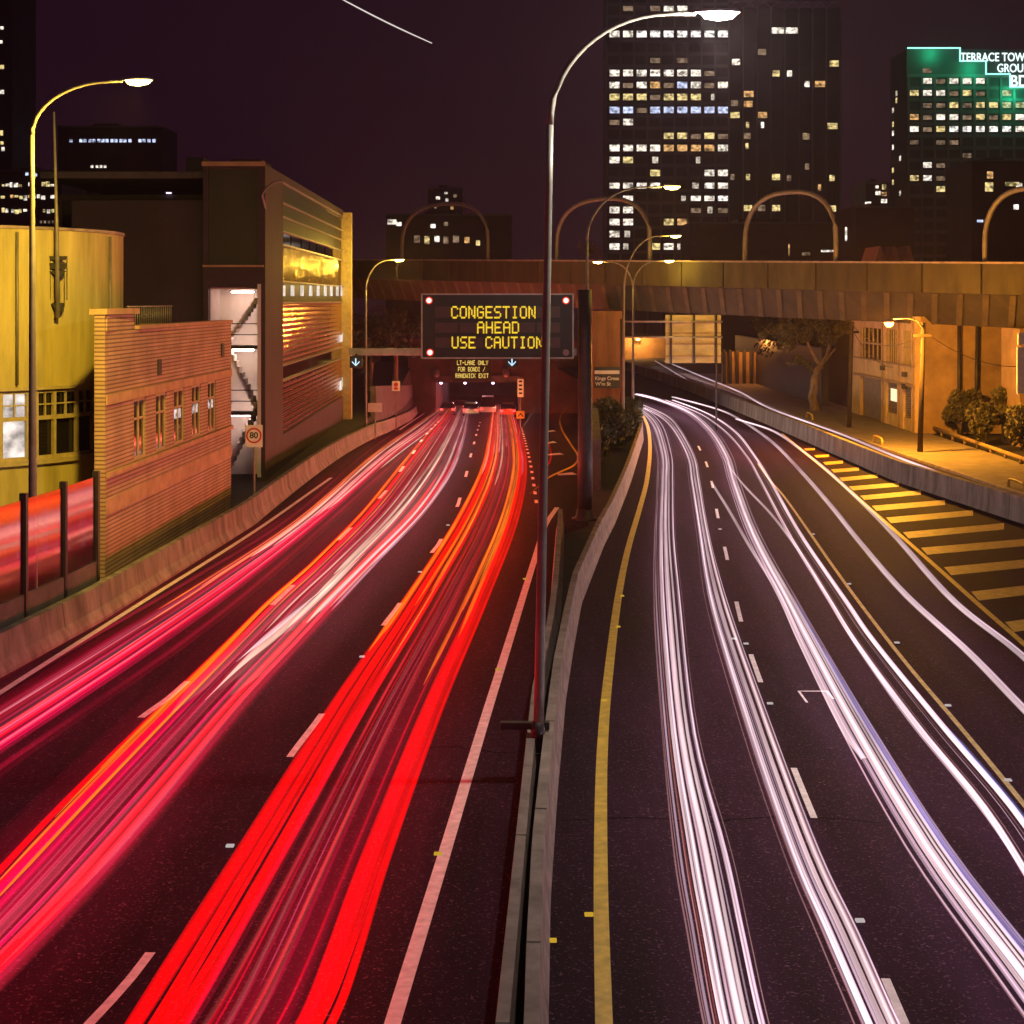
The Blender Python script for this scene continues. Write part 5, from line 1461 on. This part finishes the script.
# ------------------------------------------------------------------ cars at rest in the tunnel queue
M['tail'] = emit('tail_lamp', (1, 0.06, 0.05), 3.0)
M['car_dark'] = mat('car_dark', (0.04, 0.035, 0.05), 0.25, metal=0.3)
M['car_silver'] = mat('car_silver', (0.5, 0.48, 0.5), 0.25, metal=0.5)
M['car_white'] = mat('car_white', (0.75, 0.73, 0.72), 0.3)
M['car_red'] = mat('car_red', (0.4, 0.03, 0.03), 0.3)
def car(label, px, Y, paint, name='car', h=1.45, L=4.4, w=1.78):
    x = X_(px, Y); z = dL(Y) + 0.02
    r = thing(name, label, 'car', (x, Y, z), 'cars queuing into the tunnel')
    hw = w / 2
    side = [(-L/2, 0.35), (-L/2 + 0.05, 0.85), (-L/2 + 0.3, 0.95), (L/2 - 1.0, 0.92), (L/2 - 0.1, 0.72), (L/2, 0.4)]
    roof = [(-L/2 + 0.15, 0.95), (-L/2 + 0.55, h - 0.05), (-L/2 + 1.2, h), (L/2 - 1.9, h - 0.03), (L/2 - 1.05, 0.94)]
    def ext(poly, wa, wb):
        g = MB()
        zs = [q[1] for q in poly]; z0, z1 = min(zs), max(zs)
        def wid(zv): return wa + (wb - wa) * (zv - z0) / (z1 - z0)
        A = [g.bm.verts.new((x - wid(zv), Y + yv, z + zv)) for yv, zv in poly]
        B = [g.bm.verts.new((x + wid(zv), Y + yv, z + zv)) for yv, zv in poly]
        g.bm.faces.new(A); g.bm.faces.new(list(reversed(B)))
        for i in range(len(A)):
            j = (i + 1) % len(A)
            g.bm.faces.new((A[j], A[i], B[i], B[j]))
        return g
    ext(side, hw, hw - 0.04).build('body', M[paint], r, bevel=0.05)
    ext(roof, hw - 0.06, hw - 0.26).build('cabin', M['dark_glass'], r, bevel=0.03)
    g = MB(); g.box(x - hw + 0.3, x + hw - 0.3, Y - L/2 + 1.1, Y + L/2 - 1.95, z + h - 0.025, z + h + 0.02); g.build('roof', M[paint], r, bevel=0.015)
    for sx in (-1, 1):
        g = MB(); g.box(x + sx * (hw - 0.24) - 0.17, x + sx * (hw - 0.24) + 0.17, Y - L/2 - 0.03, Y - L/2 + 0.06, z + 0.64, z + 0.84); g.build('tail_lamp', M['tail'], r)
        for yy in (-1.35, 1.35):
            g = MB()
            n = 16
            A = [g.bm.verts.new((x + sx * (hw + 0.01), Y + yy + 0.32 * math.cos(6.2832 * k / n), z + 0.32 + 0.32 * math.sin(6.2832 * k / n))) for k in range(n)]
            B = [g.bm.verts.new((v.co.x - sx * 0.22, v.co.y, v.co.z)) for v in A]
            g.bm.faces.new(A); g.bm.faces.new(list(reversed(B)))
            for k in range(n): g.bm.faces.new((A[k], A[(k + 1) % n], B[(k + 1) % n], B[k]))
            g.build('wheel', M['rubber'], r)
    return r
car('dark car queuing at the left of the tunnel mouth', 448, 190, 'car_dark')
car('silver car queuing under the small message sign', 471, 186, 'car_silver')
car('white van queuing in the middle of the tunnel mouth', 488, 196, 'car_white', 'van', 2.1, 4.9, 1.9)
car('red car queuing at the right of the tunnel mouth', 508, 180, 'car_red')
car('dark car farther inside the tunnel behind the others', 460, 212, 'car_dark')

# ------------------------------------------------------------------ light trails
TM = {}
def tmat(key, c, s_, n=0.35):
    """light with no body: a clear streak that only adds its glow, brightest through its thick middle"""
    m = emit('trail_' + key, c, s_, noise=n, scale=(0.12, 0.12, 0.12), sampling='NONE' if key.startswith('veil') else 'FRONT')
    nt = m.node_tree
    out = [q for q in nt.nodes if q.type == 'OUTPUT_MATERIAL'][0]
    e = [q for q in nt.nodes if q.type == 'EMISSION'][0]
    st = e.inputs['Strength'].links[0].from_socket
    lw = nt.nodes.new('ShaderNodeLayerWeight'); lw.inputs['Blend'].default_value = 0.5
    iv = nt.nodes.new('ShaderNodeMath'); iv.operation = 'SUBTRACT'; iv.inputs[0].default_value = 1.0
    nt.links.new(lw.outputs['Facing'], iv.inputs[1])
    mu = nt.nodes.new('ShaderNodeMath'); mu.operation = 'MULTIPLY'
    nt.links.new(iv.outputs[0], mu.inputs[0]); nt.links.new(st, mu.inputs[1])
    g = nt.nodes.new('ShaderNodeNewGeometry')
    ib = nt.nodes.new('ShaderNodeMath'); ib.operation = 'SUBTRACT'; ib.inputs[0].default_value = 1.0
    nt.links.new(g.outputs['Backfacing'], ib.inputs[1])
    mu2 = nt.nodes.new('ShaderNodeMath'); mu2.operation = 'MULTIPLY'
    sx = nt.nodes.new('ShaderNodeSeparateXYZ'); nt.links.new(g.outputs['Position'], sx.inputs[0])
    fr = nt.nodes.new('ShaderNodeMapRange'); fr.inputs['From Min'].default_value = 22; fr.inputs['From Max'].default_value = 130; fr.inputs['To Min'].default_value = 0.75; fr.inputs['To Max'].default_value = 2.1
    nt.links.new(sx.outputs['Y'], fr.inputs['Value'])
    m4 = nt.nodes.new('ShaderNodeMath'); m4.operation = 'MULTIPLY'
    nt.links.new(mu.outputs[0], m4.inputs[0]); nt.links.new(fr.outputs[0], m4.inputs[1])
    nt.links.new(m4.outputs[0], mu2.inputs[0]); nt.links.new(ib.outputs[0], mu2.inputs[1])
    nt.links.new(mu2.outputs[0], e.inputs['Strength'])
    tr = nt.nodes.new('ShaderNodeBsdfTransparent')
    ad = nt.nodes.new('ShaderNodeAddShader')
    nt.links.new(e.outputs[0], ad.inputs[0]); nt.links.new(tr.outputs[0], ad.inputs[1])
    nt.links.new(ad.outputs[0], out.inputs['Surface'])
    TM[key] = m
tmat('red', (1, 0.0, 0.0), 3.4); tmat('red_mid', (1, 0.0, 0.006), 1.6, 0.5); tmat('red_dim', (1, 0.01, 0.08), 0.4, 0.6); tmat('crimson', (1, 0.0, 0.09), 1.4, 0.5)
tmat('pink', (1, 0.12, 0.24), 0.7, 0.6); tmat('rose', (1, 0.3, 0.38), 1.2, 0.6); tmat('mauve', (0.75, 0.18, 0.26), 0.36, 0.6); tmat('orange', (1, 0.2, 0.004), 3.0, 0.5); tmat('amber', (1, 0.4, 0.03), 2.4, 0.5)
tmat('veil_red', (1, 0.005, 0.05), 0.2, 0.5); tmat('veil_pink', (1, 0.06, 0.1), 0.14, 0.5); tmat('veil_cream', (1, 0.7, 0.55), 0.2, 0.5); tmat('cream', (1, 0.74, 0.55), 2.4, 0.4); tmat('brown', (0.42, 0.1, 0.09), 0.6, 0.6)
tmat('white', (1, 0.72, 0.77), 2.6, 0.35); tmat('lilac', (0.95, 0.62, 0.8), 1.7, 0.5); tmat('pale', (0.95, 0.46, 0.5), 1.0, 0.6); tmat('blue', (0.22, 0.36, 1.0), 1.4, 0.4); tmat('violet', (0.5, 0.4, 0.95), 1.2, 0.4); tmat('rust', (0.7, 0.14, 0.07), 0.6, 0.5)
def rows_world(rows, left, h):
    g_ = gL if left else gR
    out = []
    for y, xl, xr in rows:
        out.append((g_(xl, y, h), g_(xr, y, h)))
    return out
def trail(rows, left, t0, t1, w, ht, key, h, label, group, y0=0.0, y1=1.0, wig=0.02, rng=random, name='light_trail', n=56):
    RW = rows_world(rows, left, h)
    Ls = catmull([a for a, b in RW], 90); Rs = catmull([b for a, b in RW], 90)
    ph = rng.uniform(0, 6.28); fr = rng.uniform(1.5, 3.5)
    pts, ws, hs = [], [], []
    for k in range(n + 1):
        u = (y0 + (y1 - y0) * k / n) * 90
        i = min(int(u), 89); f = u - i
        L = Ls[i].lerp(Ls[i + 1], f); R = Rs[i].lerp(Rs[i + 1], f)
        s = k / n
        t = t0 + (t1 - t0) * s + wig * math.sin(ph + fr * 6.28 * s * 0.5)
        pts.append(L.lerp(R, t))
        tp_ = min(1, s / 0.06 + 0.12) * min(1, (1 - s) / 0.06 + 0.12)
        ws.append(w / 2 * (tp_ if (y0 > 0.02 or y1 < 0.98) else 1)); hs.append(ht / 2 * (tp_ if (y0 > 0.02 or y1 < 0.98) else 1))
    g = MB(); g.tube(pts, ws, 8, flat=hs, caps=False)
    return tag(g.build(name, TM[key]), label, 'light trail', group)
L1 = [(1130, 50, 268), (1024, 120, 335), (950, 168, 365), (850, 233, 397), (700, 330, 450), (600, 400, 490), (520, 453, 519), (470, 479, 527), (440, 487, 523), (415, 491, 515), (405, 493, 512)]
L2 = [(1130, -245, -130), (1024, -147, -42), (900, -29, 80), (800, 66, 168), (700, 167, 250), (640, 228, 306), (600, 268, 343), (560, 313, 380), (510, 362, 428), (470, 395, 455), (440, 421, 465), (418, 441, 469), (405, 452, 470)]
L3 = [(960, -430, -325), (900, -330, -230), (800, -160, -60), (760, -98, -5), (700, 0, 84), (640, 98, 172), (580, 198, 252), (515, 298, 330), (455, 368, 398), (425, 411, 438), (408, 438, 450)]
R = random.Random(21)
def cluster(rows, left, specs, gname, h0=0.55, h1=0.95):
    """specs: (count, colour key, label, t range, width range, y range, taper flag)"""
    for (cnt, key, label, ta, tb, wa, wb, ya, yb) in specs:
        for _ in range(cnt):
            t = R.uniform(ta, tb); w = R.uniform(wa, wb)
            y0 = 0.0 if ya == 0 else max(0, ya + R.uniform(-0.08, 0.08)); y1 = 1.0 if yb == 1 else min(1, yb + R.uniform(-0.08, 0.08))
            trail(rows, left, t, t + R.uniform(-0.05, 0.05), w, min(w * 0.6, 0.1), key, R.uniform(h0, h1), label, gname, y0, y1, R.uniform(0.004, 0.02), R)
g1 = 'tail light trails of the lane nearest the median'
cluster(L1, True, [
    (7, 'red', 'broad bright red tail light trail on the outer side of the lane nearest the median', 0.03, 0.3, 0.07, 0.2, 0, 1),
    (6, 'red', 'broad bright red tail light trail on the median side of the lane nearest the median', 0.74, 0.97, 0.06, 0.16, 0, 1),
    (9, 'red_mid', 'medium red tail light trail in the lane nearest the median', 0.0, 1.0, 0.02, 0.05, 0, 1),
    (7, 'red_dim', 'thin dull red trail in the middle of the lane nearest the median', 0.3, 0.75, 0.03, 0.08, 0, 1),
    (5, 'brown', 'thin brownish trail in the middle of the lane nearest the median', 0.38, 0.68, 0.04, 0.1, 0, 1),
    (2, 'pink', 'thin pink trail in the lane nearest the median', 0.45, 0.7, 0.015, 0.03, 0.1, 0.8),
    (4, 'orange', 'orange trail along the outer far stretch of the lane nearest the median', -0.02, 0.3, 0.07, 0.12, 0.52, 1),
    (4, 'orange', 'orange trail along the median side far stretch of the lane nearest the median', 0.7, 1.0, 0.06, 0.11, 0.48, 1),
    (3, 'amber', 'thin amber trail along the far stretch of the lane nearest the median', 0.05, 0.95, 0.03, 0.06, 0.5, 1),
    (4, 'rose', 'pale rose trail near the tunnel in the lane nearest the median', 0.1, 0.95, 0.08, 0.14, 0.7, 1),
    (4, 'cream', 'cream white trail near the tunnel in the lane nearest the median', 0.0, 1.0, 0.07, 0.12, 0.74, 1),
    (5, 'veil_red', 'broad faint red veil of light in the lane nearest the median', 0.0, 0.9, 0.3, 0.6, 0, 1)], g1)
g2 = 'tail light trails of the middle lane on the red side'
cluster(L2, True, [
    (5, 'red', 'bright red tail light trail along the upper edge of the middle lane', -0.02, 0.2, 0.05, 0.11, 0, 1),
    (5, 'red', 'bright red tail light trail along the lower edge of the middle lane', 0.72, 0.98, 0.06, 0.12, 0, 0.8),
    (7, 'crimson', 'crimson tail light trail in the middle lane of the red side', 0.1, 0.95, 0.04, 0.1, 0, 1),
    (9, 'red_dim', 'soft dull red trail in the middle lane of the red side', -0.1, 1.08, 0.08, 0.2, 0, 1),
    (6, 'pink', 'thin pink trail in the middle lane of the red side', 0.2, 0.9, 0.02, 0.06, 0, 1),
    (6, 'mauve', 'soft mauve trail in the middle lane of the red side', 0.3, 0.9, 0.08, 0.14, 0.1, 0.9),
    (4, 'orange', 'orange trail along the middle lane of the red side', 0.0, 0.5, 0.04, 0.07, 0.2, 1),
    (7, 'cream', 'cream white trail on the far stretch of the middle lane', 0.35, 0.95, 0.06, 0.14, 0.48, 0.97),
    (3, 'lilac', 'pale lilac trail on the far right edge of the middle lane', 0.8, 1.0, 0.08, 0.13, 0.5, 0.9),
    (8, 'veil_red', 'broad faint red veil of light in the middle lane of the red side', -0.2, 1.15, 0.3, 0.7, 0, 1),
    (4, 'veil_pink', 'broad faint pink veil of light in the middle lane of the red side', 0.1, 1.0, 0.3, 0.6, 0, 1),
    (5, 'veil_cream', 'broad faint cream veil of light around the glare in the middle red stream', 0.2, 0.95, 0.3, 0.5, 0.38, 0.8)], g2)
g3 = 'tail light trails of the lane nearest the left barrier'
cluster(L3, True, [
    (6, 'crimson', 'crimson tail light trail in the lane nearest the left barrier', 0.05, 0.95, 0.04, 0.1, 0, 1),
    (4, 'red', 'bright red tail light trail in the lane nearest the left barrier', 0.5, 0.95, 0.04, 0.08, 0, 1),
    (9, 'red_dim', 'soft dull red trail in the lane nearest the left barrier', -0.25, 1.15, 0.08, 0.2, 0, 1),
    (6, 'pink', 'thin pink trail in the lane nearest the left barrier', 0.1, 0.95, 0.02, 0.05, 0, 1),
    (4, 'rose', 'pale rose trail in the lane nearest the left barrier', 0.2, 0.8, 0.02, 0.06, 0.3, 1),
    (4, 'mauve', 'soft mauve trail in the lane nearest the left barrier', 0.2, 0.9, 0.06, 0.12, 0.0, 0.9),
    (5, 'cream', 'cream white trail on the far stretch of the lane nearest the left barrier', 0.3, 0.95, 0.08, 0.14, 0.7, 0.99),
    (3, 'orange', 'orange trail on the far stretch of the lane nearest the left barrier', 0.0, 0.3, 0.05, 0.09, 0.6, 1),
    (8, 'veil_red', 'broad faint red veil of light in the lane nearest the left barrier', -0.55, 1.2, 0.3, 0.7, 0, 1),
    (5, 'veil_pink', 'broad faint pink veil of light in the lane nearest the left barrier', -0.3, 1.0, 0.3, 0.6, 0, 1)], g3)

R1 = [(1130, 738, 800), (1024, 712, 768), (930, 695, 747), (848, 681, 729), (724, 666, 696), (600, 657, 682), (532, 657, 675), (480, 659, 674), (456, 659, 673), (430, 652, 666), (418, 645, 658), (408, 634, 646)]
R1b = [(1130, 905, 960), (1024, 860, 905), (930, 820, 862), (848, 786, 822), (724, 744, 774), (600, 708, 729), (532, 698, 710), (480, 690, 701), (456, 686, 696), (430, 672, 682), (416, 657, 670), (405, 634, 646)]
R2 = [(1100, 1085, 1150), (1024, 1032, 1088), (973, 996, 1048), (848, 908, 950), (724, 839, 870), (640, 798, 820), (600, 780, 797), (532, 746, 759), (480, 728, 739), (456, 721, 732), (431, 706, 716), (412, 684, 694), (400, 655, 664), (394, 632, 642)]
R2b = [(760, 862, 876), (724, 838, 850), (640, 797, 806), (590, 774, 782), (545, 747, 752), (510, 727, 731), (484, 711, 714)]
R3 = [(1150, 1236, 1300), (960, 1085, 1130), (900, 1040, 1082), (807, 982, 1016), (724, 914, 945), (640, 853, 876), (600, 828, 848), (532, 787, 801), (481, 760, 772), (456, 746, 756), (431, 724, 736), (413, 698, 708), (400, 665, 674)]
R4 = [(1150, 1490, 1520), (950, 1268, 1288), (800, 1110, 1122), (710, 1020, 1029), (650, 962, 970), (593, 900, 907), (542, 857, 862), (507, 829, 834), (474, 801, 805), (443, 771, 775), (421, 740, 744), (409, 715, 719), (397, 670, 675)]
R5 = [(1150, 1520, 1550), (930, 1290, 1310), (760, 1118, 1130), (658, 1020, 1029), (600, 948, 956), (542, 897, 903), (509, 866, 871), (474, 829, 833), (451, 801, 804), (431, 771, 775), (419, 735, 738)]
O1 = [(760, 1590, 1620), (640, 1325, 1342), (545, 1120, 1132), (504, 1022, 1029), (480, 955, 961), (456, 892, 897), (432, 833, 837), (408, 767, 771), (392, 738, 741), (378, 704, 707), (361, 663, 666)]
O2 = [(470, 909, 913), (464, 893, 897), (445, 843, 847), (430, 805, 808), (415, 768, 771), (400, 732, 735), (382, 690, 693), (361, 654, 657)]
def whites(rows, gname, where, core, lil, pale, extra=()):
    spec = [(core, 'white', 'white headlight trail ' + where, 0.05, 0.95, 0.035, 0.085, 0, 1),
            (lil, 'lilac', 'thin lilac tinted headlight trail ' + where, -0.05, 1.05, 0.014, 0.04, 0, 1),
            (pale, 'pale', 'very thin dull pink headlight trail ' + where, -0.15, 1.12, 0.01, 0.026, 0, 1)]
    cluster(rows, False, spec + list(extra), gname, 0.5, 0.85)
whites(R1, 'headlight trails beside the yellow edge line', 'in the lane beside the yellow edge line', 6, 9, 7, [(2, 'rust', 'thin rust coloured trail in the lane beside the yellow edge line', 0.0, 0.6, 0.02, 0.05, 0, 0.7)])
whites(R1b, 'headlight trails left of the white dashes', 'along the white dashed lane line', 5, 8, 6, [(2, 'rust', 'thin rust coloured trail along the white dashed lane line', -0.5, 1.2, 0.015, 0.03, 0, 0.5)])
whites(R2, 'headlight trails of the second lane from the median', 'in the second lane from the yellow edge line', 6, 9, 7, [(2, 'violet', 'soft violet trail on the near part of the second lane from the yellow edge line', 0.7, 1.0, 0.08, 0.14, 0.1, 0.42)])
whites(R3, 'headlight trails of the third lane from the median', 'in the third lane from the yellow edge line', 5, 8, 5, [(1, 'blue', 'short blue trail beside the third stream of white lights', 0.97, 1.0, 0.1, 0.12, 0.05, 0.3)])
trail(R2b, False, 0.2, 0.5, 0.12, 0.07, 'white', 0.65, 'white headlight trail that begins abruptly between two white streams', 'single white trails', 0, 1, 0, R)
for rows, lb in ((R4, 'single pinkish white headlight trail right of the solid lane line'), (R5, 'single pinkish white headlight trail along the yellow hatching'), (O1, 'pinkish white headlight trail on the outer road beyond the dividing wall')):
    trail(rows, False, 0.5, 0.5, 0.17, 0.1, 'white', 0.65, lb, 'single white trails', 0, 1, 0.01, R)
    trail(rows, False, 1.0, 1.0, 0.05, 0.04, 'lilac', 0.62, lb.replace('single ', 'thin ').replace('pinkish white', 'lilac').replace('lilac headlight', 'lilac edged headlight'), 'single white trails', 0, 1, 0.02, R)
trail(O2, False, 0.5, 0.5, 0.14, 0.08, 'white', 0.65, 'short white headlight trail just behind the top of the dividing wall', 'single white trails', 0, 1, 0, R)
def pxtrail(pix, left, w, key, label, h=0.7, grp='wavering trails on the exit ramp'):
    c = catmull([(gL if left else gR)(x, y, h) for x, y in pix], 60)
    tw = [w / 2 * ((0.04 + math.sin(math.pi * k / 60) ** 1.5) if 'glare' in grp else min(1.0, 0.1 + k / 9, 0.1 + (60 - k) / 9)) for k in range(61)]
    g = MB(); g.tube(c, tw, 8, flat=[q * 0.66 for q in tw], caps=False); tag(g.build('light_trail', TM[key]), label, 'light trail', grp)
pxtrail([(545, 414), (551, 412), (557, 405), (558, 399), (554, 389)], True, 0.1, 'red', 'short wavering red trail between the two dark poles')
pxtrail([(530, 494), (548, 478), (562, 471), (574, 465), (578, 456), (570, 443), (561, 427), (561, 415), (570, 404), (571, 398), (566, 388)], True, 0.11, 'orange', 'long wavering orange trail curling along the exit ramp')
pxtrail([(521, 429), (529, 418), (535, 406), (533, 396), (526, 386)], True, 0.08, 'cream', 'thin wavering cream trail beside the chevron sign')
pxtrail([(548, 466), (551, 455), (548, 440)], True, 0.1, 'red', 'short red trail on the ramp beside the tall lamp pole')
pxtrail([(523, 370), (529, 374), (536, 380)], True, 0.25, 'orange', 'short orange streak right of the tunnel mouth')

pxtrail([(722, 456), (742, 483), (772, 515), (802, 555), (828, 597), (852, 637), (880, 678), (915, 726), (982, 808), (1045, 905)], False, 0.11, 'white', 'white headlight trail crossing from the second stream to the third', 0.65, 'single white trails')

pxtrail([(205, 700), (246, 660), (280, 631), (330, 587), (365, 553)], True, 0.22, 'cream', 'short soft cream streak amid the middle red stream', 0.8, 'glare in the middle red stream')
pxtrail([(236, 662), (262, 640), (291, 616), (325, 587)], True, 0.13, 'white', 'short bright white streak at the heart of the glare in the middle red stream', 1.0, 'glare in the middle red stream')

# ------------------------------------------------------------------ night haze
hz = MB(); hz.box(-650, 650, -110, 660, -8, 130)
M['haze'] = bpy.data.materials.new('haze'); M['haze'].use_nodes = True
nt = M['haze'].node_tree; nt.nodes.clear()
ho = nt.nodes.new('ShaderNodeOutputMaterial'); hv = nt.nodes.new('ShaderNodeVolumePrincipled')
hv.inputs['Color'].default_value = (0.95, 0.72, 0.86, 1); hv.inputs['Density'].default_value = 0.00026; hv.inputs['Anisotropy'].default_value = 0.7
nt.links.new(hv.outputs[0], ho.inputs['Volume'])
tag(hz.build('haze', M['haze']), kind='stuff')
